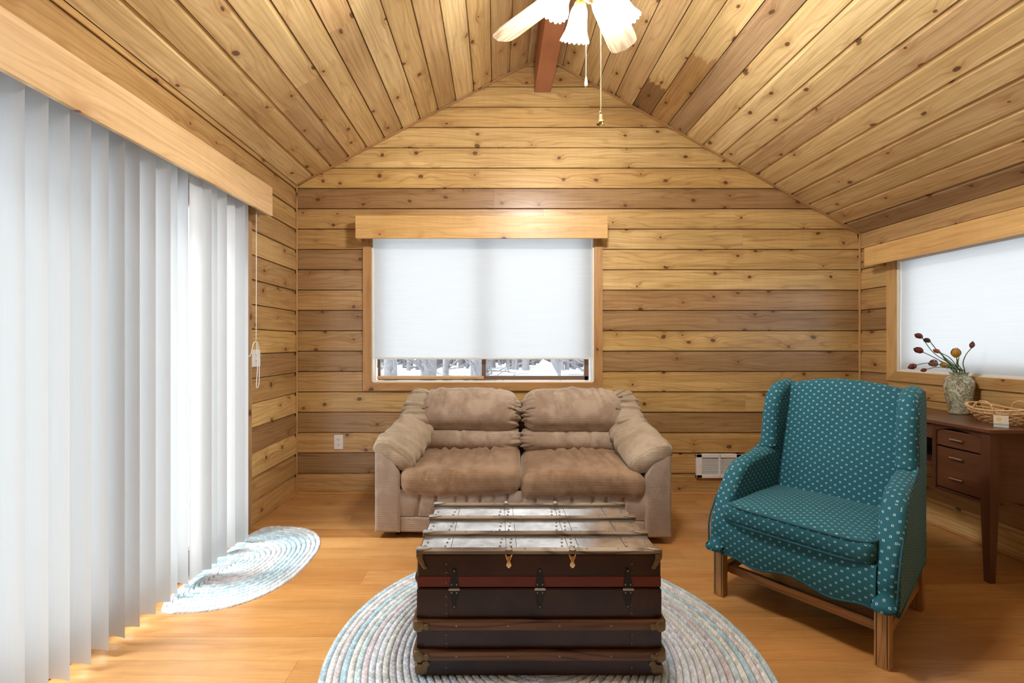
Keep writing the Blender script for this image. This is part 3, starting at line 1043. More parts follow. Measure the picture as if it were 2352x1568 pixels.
def creases(p, segs):
    """depth of soft folds: segs of (x0, y0, x1, y1, width, depth) in the plane of the cushion face"""
    q = Vector((p[0], p[1]))
    tot = 0.0
    for x0, y0, x1, y1, w, dp in segs:
        a_, b_ = Vector((x0, y0)), Vector((x1, y1))
        d = b_ - a_
        t_ = max(0.0, min(1.0, (q - a_).dot(d) / d.length_squared))
        c = a_ + d * t_
        off = q - c
        side = d.x * off.y - d.y * off.x
        dist = off.length / w
        tap = (1 - t_) ** 0.6
        if dist < 4:
            tot += dp * tap * (-math.exp(-dist * dist) + 0.65 * math.exp(-(dist - 1.7) ** 2) * (1.0 if side > 0 else 0.5))
    return tot
def crease_set(seed, hx_, hy_, n_top, n_edge, edge_sign):
    rg = random.Random(seed)
    out = []
    for k in range(n_top):
        x = rg.uniform(-0.75, 0.75) * hx_
        out.append((x, hy_ * rg.uniform(0.6, 1.0), x + rg.uniform(-0.03, 0.06), hy_ * rg.uniform(-0.6, 0.35), rg.uniform(0.011, 0.018), rg.uniform(0.012, 0.022)))
    for k in range(n_edge):
        y = hy_ * (-0.85 + 1.75 * (k + rg.random()) / n_edge)
        out.append((edge_sign * hx_, y, edge_sign * hx_ * rg.uniform(0.62, 0.86), y * 0.8 + rg.uniform(-0.015, 0.015), 0.009, rg.uniform(0.010, 0.016)))
        out.append((-edge_sign * hx_, y, -edge_sign * hx_ * rg.uniform(0.8, 0.92), y * 0.8, 0.008, 0.006))
    return out
sofa = thing('sofa', 'tan chenille two-seat sofa with padded arms under the gable window', 'sofa', (0.165, 3.105, 0), rad(-2.8))
HW = 0.885
def seat_disp(seed, cx):
    rg = random.Random(int(seed * 10))
    segs = []
    for k in range(8):
        x = rg.uniform(-0.26, 0.26)
        segs.append((x, 0.20, x + rg.uniform(-0.02, 0.10), -0.26 - 0.06 * rg.random(), rg.uniform(0.012, 0.018), rg.uniform(0.010, 0.017)))
    for k in range(7):
        x = rg.uniform(-0.28, 0.22)
        segs.append((x, -0.36, x + 0.03, -0.24, 0.010, rg.uniform(0.004, 0.008)))
    def f(p, n, u):
        q = Vector(p)
        if n.z > -0.2:
            q.z += 0.018 * (1 - u.x ** 2) * (1 - u.y ** 2)
        w = 1.0 if n.z > 0.3 else 0.6
        q += n * wr((q.x, q.y, q.z), seed, 0.5, 0.004 * w, 7.0, 1.5)
        q += n * creases((q.x, q.y - (0.08 - q.z) * 0.6), segs) * (1.0 if n.z > -0.3 else 0.3)
        # gathers in the middle of the cushion
        q += n * 0.007 * mnoise.noise(Vector((q.x * 20, q.y * 3, seed))) * math.exp(-(q.x / 0.22) ** 2)
        q.z += 0.012 * sin(u.x * 2.2 + cx)
        return q
    return f
for sx, sd in ((-1, 1.3), (1, 5.1)):
    V, Fc = soft_box((0.368, 0.335, 0.080), (72, 52, 16), 0.062, seat_disp(sd, sx))
    MB().add(V, Fc).build('seat_cushion', F_SEAT, sofa, smooth=True, loc=(sx * 0.369, -0.075, 0.348 - 0.006 * sx), rot=(rad(1.0), 0, rad(-0.6 * sx)), uv=True)
def back_disp(seed, sx, lo):
    segs = crease_set(int(seed * 7), 0.37, 0.085 if lo else 0.15, 3 if lo else 9, 4 if lo else 8, -sx)
    def f(p, n, u):
        q = Vector(p)
        q.y -= (0.030 if not lo else 0.012) * (1 - u.x ** 2) * (1 - u.z ** 2) * (1 if n.y < 0.3 else 0)
        a_ = wr((q.x, q.z, q.y), seed, 0.15 * sx, 0.006 if not lo else 0.003, 6.5, 2.0)
        q += n * a_
        if n.y < 0.4:
            q += n * creases((q.x, q.z), segs) * (0.45 if n.z > 0.5 else 1.0)
        # gathered seam towards the middle of the sofa and at the outer end
        e = math.exp(-((abs(u.x) - 1.0) / 0.16) ** 2)
        q += n * 0.004 * e * sin(q.z * 190 + 3 * q.y)
        if not lo:
            q.z += 0.010 * (1 - abs(u.x)) * (1 if n.z > 0.2 else 0) - 0.028 * abs(u.x) ** 5 * (1 if u.z > 0 else -0.6)
        return q
    return f
for sx, sd in ((-1, 11.0), (1, 23.0)):
    V, Fc = soft_box((0.358, 0.105, 0.085), (70, 16, 24), 0.080, back_disp(sd + 3, sx, True))
    MB().add(V, Fc).build('lower_back_cushion', F_BACK, sofa, smooth=True, loc=(sx * 0.348, 0.205, 0.490), rot=(rad(-10), 0, 0), uv=True)
    V, Fc = soft_box((0.376, 0.125, 0.152), (80, 20, 40), 0.118, back_disp(sd, sx, False))
    MB().add(V, Fc).build('back_cushion', F_BACK, sofa, smooth=True, loc=(sx * 0.371 + 0.004, 0.215, 0.695), rot=(rad(-14), 0, rad(0.8 * sx)), uv=True)
# arms: upright panels
for sx in (-1, 1):
    poly = [(HW, 0.040), (HW, 0.545), (HW - 0.012, 0.572), (HW - 0.055, 0.572), (HW - 0.075, 0.55), (HW - 0.145, 0.405), (HW - 0.152, 0.36), (HW - 0.152, 0.040)]
    pl = []
    for i in range(len(poly)):
        a_, b_ = Vector(poly[i]), Vector(poly[(i + 1) % len(poly)])
        n_ = max(1, int((b_ - a_).length / 0.03))
        pl += [a_.lerp(b_, k / n_) for k in range(n_)]
    mbx = pillow_prism(MB(), pl, -0.395, 0.36, 0.016, lambda d, u, v, s=sx: (s * u, d, v))
    o = mbx.build('arm_panel', F_BODY, sofa, smooth=True, angle=50)
    fix_normals(o)
    box_uv(o.data)
# arm pads: flattened, sagging pillows swept from the arm front to the back
def sweep_pad(path, secs, seed, amp=0.005, n=48):
    """path: 3D points; secs: (half width, half thickness, roll) per point in the plane across the path"""
    P = curve_pts(path, 16)
    m = len(P)
    S = []
    for i in range(m):
        t = i / (m - 1) * (len(secs) - 1)
        k = min(int(t), len(secs) - 2)
        S.append([secs[k][j] * (1 - (t - k)) + secs[k + 1][j] * (t - k) for j in range(3)])
    rg = random.Random(int(seed * 13))
    folds = [(rg.uniform(0.06, 0.95), rg.uniform(-0.12, 0.12), rg.uniform(0.018, 0.03), rg.uniform(0.008, 0.014)) for _ in range(9)]
    V, Fc = [], []
    for i in range(m):
        T = (P[min(i + 1, m - 1)] - P[max(i - 1, 0)]).normalized()
        R = T.cross(Vector((0, 0, 1))).normalized()
        U = R.cross(T).normalized()
        e = i / (m - 1)
        endf = min(1.0, (min(e, 1 - e) / 0.10)) ** 0.45 if min(e, 1 - e) < 0.10 else 1.0
        endf = max(endf, 0.12)
        w_, h_, ro = S[i]
        for k in range(n):
            a_ = 2 * PI * k / n
            ca, sa = cos(a_), sin(a_)
            cx = math.copysign(abs(ca) ** 0.75, ca) * w_ * endf
            cz = math.copysign(abs(sa) ** 0.8, sa) * h_ * endf
            x = cx * cos(ro) - cz * sin(ro)
            z = cx * sin(ro) + cz * cos(ro)
            d = (R * x + U * z)
            p = P[i] + d
            if d.length > 1e-6:
                fold = sum(dp * (-math.exp(-((e - e0 - sl * ca) / wd_) ** 2) + 0.6 * math.exp(-((e - e0 - sl * ca) / wd_ - 1.6) ** 2)) for e0, sl, wd_, dp in folds)
                p = p + d.normalized() * (wr((p.x * 2, p.y, p.z), seed, 0.8, amp, 9, 2.5) + fold)
            V.append(p)
    for i in range(m - 1):
        for k in range(n):
            k2 = (k + 1) % n
            Fc.append((i * n + k, i * n + k2, (i + 1) * n + k2, (i + 1) * n + k))
    Fc.append(tuple(range(n - 1, -1, -1)))
    Fc.append(tuple((m - 1) * n + k for k in range(n)))
    return MB().add(V, Fc)
for sx in (-1, 1):
    s = sx
    ro = 0.62 * s * -1
    pth = [(s * 0.775, -0.400, 0.495), (s * 0.775, -0.34, 0.505), (s * 0.765, -0.15, 0.530), (s * 0.750, 0.04, 0.570), (s * 0.730, 0.17, 0.635)]
    o = sweep_pad(pth, [(0.120, 0.048, -ro), (0.135, 0.058, -ro), (0.140, 0.064, -ro), (0.135, 0.068, -ro), (0.120, 0.068, -ro * 0.9)], 3.0 + s).build('arm_pad', F_PAD, sofa, smooth=True)
    fix_normals(o); box_uv(o.data)
    pth = [(s * 0.750, 0.10, 0.585), (s * 0.742, 0.17, 0.665), (s * 0.722, 0.235, 0.755), (s * 0.695, 0.27, 0.828)]
    o = sweep_pad(pth, [(0.11, 0.075, 0), (0.12, 0.085, 0), (0.118, 0.09, 0), (0.10, 0.08, 0)], 9.0 + s).build('corner_pad', F_PAD, sofa, smooth=True)
    fix_normals(o); box_uv(o.data)
# base with gathered front
V, Fc = [], []
nx, nz = 150, 10
for i in range(nx + 1):
    x = -0.735 + 1.47 * i / nx
    for k in range(nz + 1):
        z = 0.135 + 0.165 * k / nz
        pl_ = 0.0
        for xc, am in ((-0.62, .9), (-0.52, 1.0), (-0.40, .6), (-0.33, .7), (-0.25, .8), (-0.17, .5), (-0.09, .8), (0.0, .6), (0.08, .8), (0.2, .7), (0.3, .6), (0.42, .8), (0.5, .5), (0.6, .9)):
            pl_ += am * math.exp(-((x - xc - 0.02 * (z - .2) / .1) / 0.008) ** 2)
        V.append((x, -0.376 + 0.020 * pl_ - 0.010 * sin(PI * k / nz), z))
for i in range(nx):
    for k in range(nz):
        a_ = i * (nz + 1) + k
        Fc.append((a_, a_ + nz + 1, a_ + nz + 2, a_ + 1))
MB().add(V, Fc).build('gathered_front', F_BODY, sofa, smooth=True, uv=True)
MB().box((0, -0.01, 0.16), (1.48, 0.70, 0.24), 0.006).build('base_frame', F_BODY, sofa, uv=True)
MB().box((0, -0.365, 0.085), (1.468, 0.030, 0.092), 0.010, seg=3).build('lower_rail', F_BODY, sofa, uv=True)
V, Fc = soft_box((0.80, 0.06, 0.33), (20, 4, 12), 0.05)
MB().add(V, Fc).build('back_frame', F_BODY, sofa, smooth=True, loc=(0, 0.315, 0.40), rot=(rad(-5), 0, 0), uv=True)
for x in (-0.765, 0.765):
    for y in (-0.32, 0.30):
        c_ = MB().tube([(x, y, 0.05), (x, y, 0.028)], 0.012, 10)
        c_.tube([(x - 0.008, y, 0.015), (x + 0.008, y, 0.015)], 0.015, 12)
        c_.build('caster', M_RUBBER, sofa, smooth=True, angle=40)

# ------------------------------------------------------------------ wing chair
def dot_fabric(name, base, dot, dots=True):
    t = NT(name)
    uvn = t.n('UVMap')
    co = t.n('TexCoord', out=3)
    sp = t.n('SeparateXYZ', [uvn])
    u = t.math('DIVIDE', sp.node.outputs[0], 0.0365)
    v = t.math('DIVIDE', sp.node.outputs[1], 0.0345)
    def lattice(off):
        fx = t.math('ABSOLUTE', t.math('SUBTRACT', t.math('FRACT', t.math('ADD', u, 50.0 + off)), 0.5))
        fy = t.math('ABSOLUTE', t.math('SUBTRACT', t.math('FRACT', t.math('ADD', v, 50.0 + off)), 0.5))
        ins = t.math('MULTIPLY', t.math('LESS_THAN', fx, 0.105), t.math('LESS_THAN', fy, 0.105))
        hole = t.math('MULTIPLY', t.math('LESS_THAN', fx, 0.035), t.math('LESS_THAN', fy, 0.05))
        return t.math('SUBTRACT', ins, hole)
    mask = t.math('MAXIMUM', lattice(0.0), lattice(0.5))
    weave = t.noise(t.n('Mapping', {'Vector': uvn, 'Scale': (700.0, 700.0, 1.0)}), 1.0, 2.0, 0.7)
    big = t.noise(co, 6.0, 3.0, 0.5)
    g = t.math('MULTIPLY_ADD', weave, 0.5, 0.75)
    g = t.math('MULTIPLY', g, t.math('MULTIPLY_ADD', big, 0.3, 0.85))
    c = t.mix(1.0, base, t.n('CombineColor', [g, g, g]), 'MULTIPLY')
    if dots:
        c = t.mix(t.math('MULTIPLY', mask, 0.8), c, dot)
    nr = t.bump(weave, 0.25, 0.002)
    return t.end(t.pbsdf(c, 0.8, nr, **{'Sheen Weight': 0.12, 'Sheen Roughness': 0.5, 'Sheen Tint': (0.5, 0.9, 1.0, 1)}))
F_TEAL = dot_fabric('teal_dotted_upholstery', (0.004, 0.106, 0.152), (0.42, 0.62, 0.66))
F_TEALP = dot_fabric('teal_plain_welt', (0.004, 0.075, 0.11), (0.5, 0.6, 0.6), False)

chair = thing('wing_armchair', 'teal wing armchair with white dots and square oak legs', 'armchair', (1.4745, 2.0855, 0), rad(-53))
OAK = (0.46, 0.265, 0.105)
def leg(x, y, z1, lean=0.0):
    o_ = MB().box((z1 / 2, 0, 0), (z1, 0.045, 0.045), 0.003).build('leg', W_OAK, chair, color=OAK)
    o_.rotation_euler = (0, -PI / 2, 0)
    o_.location = (x, y, 0)
    if lean:
        o_.rotation_euler = (rad(lean), -PI / 2, 0)
    # dark inlay lines on the two outer faces
    for dx in (-0.0155, 0.0155):
        MB().box((z1 / 2, -0.0228 if y < 0 else 0.0228, dx), (z1 - 0.012, 0.0012, 0.0024)).build('inlay_line', M_BLACKIRON, o_)
    return o_
for x in (-0.300, 0.300):
    leg(x, -0.295, 0.235)
    leg(x * 0.95, 0.295, 0.235)
def rail(p, q, w, h):
    p, q = Vector(p), Vector(q)
    d = q - p
    o_ = MB().box((0, 0, 0), (d.length, w, h), 0.003).build('stretcher', W_OAK, chair, color=(0.40, 0.215, 0.085))
    o_.location = (p + q) / 2
    o_.rotation_euler = (0, 0, math.atan2(d.y, d.x))
for x in (-0.300, 0.300):
    rail((x, -0.27, 0.115), (x * 0.95, 0.27, 0.115), 0.024, 0.040)
rail((-0.29, -0.225, 0.108), (0.29, -0.225, 0.108), 0.024, 0.038)
rail((-0.29, 0.295, 0.125), (0.29, 0.295, 0.125), 0.022, 0.036)

def add_uv(o_, f):
    lay = o_.data.uv_layers.new(name='uv')
    for p in o_.data.polygons:
        for li in p.loop_indices:
            lay.data[li].uv = f(o_.data.vertices[o_.data.loops[li].vertex_index].co, p.normal)

# seat base with serpentine lower edge at the front
HWc = 0.345
V, Fc = [], []
nx, nz = 44, 8
for side in (0, 1):
    for i in range(nx + 1):
        x = -0.285 + 0.57 * i / nx
        t_ = x / 0.285
        zb = 0.208 - 0.014 * cos(t_ * 2 * PI * 1.0 + PI) * (1 - abs(t_) ** 6) - 0.004
        for k in range(nz + 1):
            w = k / nz
            z = zb + (0.365 - zb) * w
            bul = 0.010 * sin(PI * w)
            V.append((x, (-0.318 - bul) if side == 0 else 0.0, z))
n1 = (nx + 1) * (nz + 1)
for i in range(nx):
    for k in range(nz):
        a_ = i * (nz + 1) + k
        Fc.append((a_, a_ + nz + 1, a_ + nz + 2, a_ + 1))
    Fc.append((i * (nz + 1), n1 + i * (nz + 1), n1 + (i + 1) * (nz + 1), (i + 1) * (nz + 1)))
    Fc.append((i * (nz + 1) + nz, (i + 1) * (nz + 1) + nz, n1 + (i + 1) * (nz + 1) + nz, n1 + i * (nz + 1) + nz))
o = MB().add(V, Fc).build('front_apron', F_TEAL, chair, smooth=True, angle=50)
box_uv(o.data)
cp = []
for i in range(45):
    x = -0.285 + 0.57 * i / 44
    t_ = x / 0.285
    cp.append((x, -0.319, 0.204 - 0.014 * cos(t_ * 2 * PI + PI) * (1 - abs(t_) ** 6)))
MB().tube(cp, 0.0042, 6).build('welt', F_TEALP, chair, smooth=True)
o = MB().box((0, 0.01, 0.29), (0.58, 0.60, 0.15), 0.01).build('seat_frame', F_TEAL, chair)
box_uv(o.data)
# seat cushion
def cush(p, n, u):
    q = Vector(p)
    if n.z > -0.3:
        q.z += 0.024 * (1 - u.x ** 2) * (1 - 0.8 * u.y ** 2)
    q.y -= 0.012 * (1 - u.x ** 2) * (1 if n.y < -0.3 else 0)
    q.x *= 1 - 0.07 * (u.y + 1) / 2
    q += n * 0.0025 * mnoise.noise(q * 9)
    return q
V, Fc = soft_box((0.280, 0.268, 0.044), (30, 28, 8), 0.032, cush)
cu = MB().add(V, Fc).build('seat_cushion', F_TEAL, chair, smooth=True, loc=(0, -0.062, 0.402))
box_uv(cu.data)
for zz in (0.036, -0.036):
    pts = []
    for k in range(97):
        a_ = 2 * PI * k / 96
        ca, sa = cos(a_), sin(a_)
        x = math.copysign(min(1, abs(ca) ** 0.22), ca) * 0.276
        y = math.copysign(min(1, abs(sa) ** 0.22), sa) * 0.264
        if sa < 0:
            y -= 0.012 * (1 - (x / 0.28) ** 2)
        pts.append((x, y, zz + (0.0035 if zz > 0 else -0.002)))
    MB().tube(pts, 0.0048, 6).build('welt', F_TEALP, cu, smooth=True)
# inside back: leaning cushion panel with a gently arched top
def backd(p, n, u):
    q = Vector(p)
    w = (u.z + 1) / 2
    q.z += 0.038 * (1 - u.x ** 2) * w * w
    q.y -= 0.030 * (1 - u.x ** 2) * (1 - (w - 0.35) ** 2) * (1 if n.y < 0.2 else 0)
    q.x *= 0.93
    q += n * 0.002 * mnoise.noise(q * 7)
    return q
V, Fc = soft_box((0.282, 0.060, 0.300), (30, 8, 32), 0.045, backd)
bk = MB().add(V, Fc).build('inside_back', F_TEAL, chair, smooth=True, loc=(0, 0.300, 0.668), rot=(rad(-15.5), 0, 0))
box_uv(bk.data)
V, Fc = soft_box((0.312, 0.020, 0.375), (20, 4, 20), 0.018, lambda p, n, u: Vector((p.x * (0.97 - 0.03 * u.z), p.y, p.z + 0.03 * (1 - u.x ** 2) * (u.z + 1) / 2)))
bo = MB().add(V, Fc).build('outside_back', F_TEAL, chair, smooth=True, loc=(0, 0.368, 0.585), rot=(rad(-7.0), 0, 0))
box_uv(bo.data)
# arms and wings
ARM = [(0.300, 0.205), (0.300, 0.55), (0.20, 0.640), (0.12, 0.642), (0.03, 0.632), (-0.06, 0.618), (-0.115, 0.602), (-0.165, 0.570), (-0.205, 0.522), (-0.250, 0.462), (-0.293, 0.395), (-0.322, 0.33), (-0.322, 0.27), (-0.320, 0.205)]
WING = [(0.365, 0.60), (0.395, 0.80), (0.420, 0.950), (0.400, 0.982), (0.335, 0.988), (0.260, 0.972), (0.200, 0.930), (0.166, 0.860), (0.150, 0.780), (0.138, 0.70), (0.125, 0.635), (0.22, 0.60)]
def dense(poly, per=3):
    return smooth_poly(poly, per)
for sx in (-1, 1):
    def armmap(d, u, v, s=sx):
        # roll of the arm: widens outward towards the top
        w = max(0.0, (v - 0.36) / 0.29)
        fr_ = max(0.0, min(1.0, (-u + 0.1) / 0.4))
        ex = 0.010 * sin(min(1.0, w) * PI) * fr_ + 0.004 * w
        return (s * (d + (ex if d > 0.31 else -0.004 * w) - 0.062 * (u + 0.32)), u, v)
    o = pillow_prism(MB(), dense(ARM), 0.272, HWc, 0.030, armmap, 6).build('arm', F_TEAL, chair, smooth=True)
    fix_normals(o); box_uv(o.data)
    def wingmap(d, u, v, s=sx):
        w = (v - 0.60) / 0.39
        return (s * (d - 0.004 * w - 0.062 * (u + 0.32)), u, v)
    o = pillow_prism(MB(), dense(WING), 0.268, 0.346, 0.036, wingmap, 6).build('wing', F_TEAL, chair, smooth=True)
    fix_normals(o); box_uv(o.data)
    # flat outer side panel
    SIDE = [(0.330, 0.205), (0.370, 0.60), (0.412, 0.93), (0.33, 0.960), (0.20, 0.90), (0.165, 0.66), (-0.07, 0.585), (-0.17, 0.50), (-0.27, 0.36), (-0.30, 0.205)]
    o = pillow_prism(MB(), [Vector(p) for p in SIDE], 0.328, 0.348, 0.004, lambda d, u, v, s=sx: (s * (d - 0.006 * max(0, (v - .6) / .39) - 0.062 * (u + 0.32)), u, v), 2).build('side_panel', F_TEAL, chair)
    fix_normals(o); box_uv(o.data)
    pts = curve_pts([(sx * 0.343, -0.318, 0.206), (sx * 0.347, -0.312, 0.33), (sx * 0.345, -0.272, 0.41), (sx * 0.341, -0.20, 0.495), (sx * 0.335, -0.13, 0.552), (sx * 0.324, -0.02, 0.590), (sx * 0.315, 0.10, 0.612)], 6)
    MB().tube(pts, 0.0038, 6).build('welt', F_TEALP, chair, smooth=True)
    pts = [(sx * (0.347 - 0.062 * (y + 0.32)), y, 0.206) for y in (-0.316, -0.1, 0.1, 0.33)]
    MB().tube(pts, 0.0038, 6).build('welt', F_TEALP, chair, smooth=True)

# ------------------------------------------------------------------ braided rugs
def braid_mat():
    t = NT('braided_wool')
    uvn = t.n('UVMap')
    oc = t.n('ObjectInfo').node.outputs['Color']
    rnd = t.t.nodes.new('ShaderNodeObjectInfo').outputs['Random']
    sp = t.n('SeparateXYZ', [uvn])
    u, v = sp.node.outputs[0], sp.node.outputs[1]
    side = t.math('GREATER_THAN', v, 0.5)
    sk = t.math('ABSOLUTE', t.math('SUBTRACT', v, 0.5))
    uu = t.math('ADD', t.math('MULTIPLY_ADD', sk, 0.9, t.math('DIVIDE', u, 0.021)), t.math('MULTIPLY', side, 0.5))
    cell = t.math('FLOOR', uu)
    fr_ = t.math('FRACT', uu)
    wn = t.n('TexWhiteNoise', {'Vector': t.n('CombineXYZ', [cell, side, t.math('MULTIPLY', rnd, 91.0)])}, noise_dimensions='3D', out=1)
    hs = t.n('SeparateColor', [wn])
    val = t.math('MULTIPLY_ADD', hs, 0.42, 0.76)
    c = t.mix(1.0, oc, t.n('CombineColor', [val, val, val]), 'MULTIPLY')
    tint = t.mix(hs.node.outputs[1], (0.72, 0.82, 0.92), (0.94, 0.93, 0.95))
    c = t.mix(0.35, c, t.mix(1.0, c, tint, 'MULTIPLY'))
    edge = t.math('MULTIPLY', t.ss(fr_, 0.0, 0.16), t.math('SUBTRACT', 1.0, t.ss(fr_, 0.84, 1.0)))
    ev = t.math('MULTIPLY', t.ss(v, 0.0, 0.10), t.math('SUBTRACT', 1.0, t.ss(v, 0.90, 1.0)))
    ed = t.math('MULTIPLY', edge, ev)
    fine = t.noise(t.n('Mapping', {'Vector': t.n('TexCoord', out=3), 'Scale': (400.0, 400.0, 400.0)}), 1.0, 2.0, 0.7)
    f2 = t.math('MULTIPLY_ADD', fine, 0.35, 0.82)
    c = t.mix(1.0, c, t.n('CombineColor', [f2, f2, f2]), 'MULTIPLY')
    nr = t.bump(t.math('MULTIPLY_ADD', fine, 0.2, ed), 0.6, 0.004)
    return t.end(t.pbsdf(c, 0.95, nr))
M_BRAID = braid_mat()
def rug(name, label, loc, R, rings, cols, h=0.010):
    root = thing(name, label, 'rug', loc)
    for k in range(rings):
        ra, rb = k / rings, (k + 1) / rings
        rm = R(0) * (ra + rb) / 2
        n = max(16, int(2 * PI * rm / 0.011))
        mC = 6
        V, Fc, UV = [], [], []
        s = 0.0
        prev = None
        for i in range(n + 1):
            th_ = 2 * PI * i / n
            Rt = R(th_)
            p0 = Vector((cos(th_), sin(th_), 0)) * Rt * (ra + rb) / 2
            if prev is not None:
                s += (p0 - prev).length
            prev = p0
            for j in range(mC + 1):
                q = j / mC
                rr = Rt * (ra + (rb - ra) * (0.01 + 0.98 * q))
                z = h * (max(0.0, 1 - (2 * q - 1) ** 4)) ** 0.5 * (0.88 + 0.12 * sin(2 * PI * s / 0.021 + (0 if q < 0.5 else PI)))
                V.append((cos(th_) * rr, sin(th_) * rr, max(z, 0.0006)))
                UV.append((s, q))
        for i in range(n):
            for j in range(mC):
                a_ = i * (mC + 1) + j
                Fc.append((a_, a_ + mC + 1, a_ + mC + 2, a_ + 1))
        o_ = MB().add(V, Fc).build('braid', M_BRAID, root, smooth=True, color=cols[k % len(cols)] if isinstance(cols, list) else cols(k))
        fix_normals(o_)
        lay = o_.data.uv_layers.new(name='uv')
        for li, lp in enumerate(o_.data.loops):
            lay.data[li].uv = UV[lp.vertex_index]
    return root
rc = random.Random(5)
base_cols = [(0.62, 0.72, 0.84), (0.72, 0.76, 0.80), (0.55, 0.68, 0.82), (0.70, 0.71, 0.77), (0.71, 0.74, 0.72), (0.58, 0.66, 0.77), (0.74, 0.80, 0.87)]
seq = [rc.choice(base_cols) for _ in range(40)]
seq[33:24:-1] = [(0.50, 0.66, 0.76), (0.74, 0.76, 0.77), (0.68, 0.66, 0.68), (0.46, 0.66, 0.76), (0.74, 0.75, 0.73), (0.56, 0.70, 0.74), (0.66, 0.60, 0.64), (0.62, 0.67, 0.73), (0.68, 0.72, 0.77)]
rug('round_rug', 'large round pale blue braided rug under the trunk', (0.18, 1.775, 0.0), lambda t: 0.825, 34, lambda k: seq[k])
def Dshape(t):
    c_, s_ = cos(t), sin(t)
    # superellipse on the room side, flat against the door
    if c_ >= 0:
        a_, b_, e = 0.385, 0.470, 2.4
        return (abs(c_ / a_) ** e + abs(s_ / b_) ** e) ** (-1 / e)
    a_, b_, e = 0.135, 0.475, 4.0
    return (abs(c_ / a_) ** e + abs(s_ / b_) ** e) ** (-1 / e)
seq2 = [(0.52, 0.68, 0.76), (0.50, 0.66, 0.75), (0.56, 0.70, 0.76), (0.62, 0.72, 0.77), (0.60, 0.70, 0.76), (0.66, 0.70, 0.75), (0.70, 0.68, 0.72), (0.70, 0.70, 0.74), (0.58, 0.70, 0.77), (0.55, 0.68, 0.76), (0.50, 0.67, 0.76), (0.56, 0.70, 0.77), (0.52, 0.68, 0.76), (0.60, 0.70, 0.76), (0.66, 0.72, 0.77), (0.70, 0.73, 0.76)]
rug('door_rug', 'small half-round light blue braided rug by the sliding door', (-1.395, 2.465, 0.0), Dshape, 16, lambda k: seq2[k])

# ------------------------------------------------------------------ steamer trunk
def trunk_mat():
    t = NT('dark_maroon_trunk_canvas')
    co = t.n('TexCoord', out=3)
    n1 = t.noise(co, 5.0, 5.0, 0.6, 0.4)
    n2 = t.noise(co, 40.0, 4.0, 0.65)
    c = t.mix(t.ss(n1, 0.35, 0.65), (0.020, 0.009, 0.008), (0.046, 0.016, 0.010))
    sc = t.n('Mapping', {'Vector': co, 'Scale': (9.0, 9.0, 60.0), 'Rotation': (0.0, 0.5, 0.0)})
    scr = t.ss(t.noise(sc, 1.0, 3.0, 0.5), 0.74, 0.78)
    c = t.mix(t.math('MULTIPLY', scr, 0.35), c, (0.25, 0.17, 0.12))
    return t.end(t.pbsdf(c, t.math('MULTIPLY_ADD', n2, 0.25, 0.22), t.bump(n2, 0.15, 0.003)))
M_TRUNK = trunk_mat()
def trunktop_mat():
    t = NT('worn_trunk_lid_tin')
    co = t.n('TexCoord', out=3)
    n1 = t.noise(co, 7.0, 5.0, 0.65, 0.5)
    n2 = t.noise(co, 55.0, 4.0, 0.65)
    sc = t.noise(t.n('Mapping', {'Vector': co, 'Scale': (14.0, 60.0, 20.0), 'Rotation': (0, 0, 0.6)}), 1.0, 4.0, 0.6)
    c = t.mix(t.ss(n1, 0.35, 0.68), (0.48, 0.44, 0.42), (0.84, 0.83, 0.82))
    c = t.mix(t.math('MULTIPLY', t.ss(sc, 0.64, 0.70), 0.5), c, (0.20, 0.13, 0.11))
    c = t.mix(t.math('MULTIPLY', t.ss(n2, 0.68, 0.74), 0.5), c, (0.04, 0.025, 0.02))
    return t.end(t.pbsdf(c, t.math('MULTIPLY_ADD', n1, 0.18, 0.12), t.bump(n1, 0.05, 0.002), Metallic=0.85))
M_LID = trunktop_mat()
M_RED = simple('red_painted_band', (0.15, 0.022, 0.012), 0.4, noise_amt=0.25, noise_scale=18.0)
TX0, TX1, TY0, TY1, TZ0, TZ1 = -0.280, 0.582, 1.605, 2.085, 0.010, 0.441
tcx, tcy = (TX0 + TX1) / 2, (TY0 + TY1) / 2
trunk = thing('steamer_trunk', 'dark brown antique steamer trunk with wooden slats and iron hinges', 'trunk', (tcx, tcy, 0.0))
tw, td = TX1 - TX0, TY1 - TY0
hx, hy = tw / 2, td / 2
ZS = 0.320                      # seam between lid and body
MB().box((0, 0, (TZ0 + ZS) / 2), (tw, td, ZS - TZ0 - 0.001), 0.006).build('body', M_TRUNK, trunk)
MB().box((0, 0, (ZS + TZ1) / 2), (tw, td, TZ1 - ZS - 0.001), 0.008).build('lid', M_TRUNK, trunk)
# tin panels on the lid between slats
ys = [TY0 + 0.010 - tcy, 1.760 - tcy, 1.918 - tcy, TY1 - 0.012 - tcy]
for k in range(3):
    MB().box((0, (ys[k] + ys[k + 1]) / 2, TZ1 + 0.0008), (tw - 0.012, ys[k + 1] - ys[k] - 0.004, 0.003), 0.001).build('lid_panel', M_LID, trunk)
    for xs in (-0.40, -0.165 - 0.24, 0.0):
        pass
# seams where tin sheets overlap
for k in range(3):
    for xs in (-0.315, -0.115, -0.078, 0.11, 0.148, 0.32):
        MB().box((xs, (ys[k] + ys[k + 1]) / 2, TZ1 + 0.0026), (0.0016, ys[k + 1] - ys[k] - 0.03, 0.0012)).build('sheet_seam', M_BLACKIRON, trunk)
TOPSL = (0.34, 0.285, 0.215)
for k, y in enumerate(ys):
    MB().box((0, y, TZ1 + 0.006), (tw + 0.006, 0.030, 0.014), 0.004).build('lid_slat', W_SLAT, trunk, color=TOPSL)
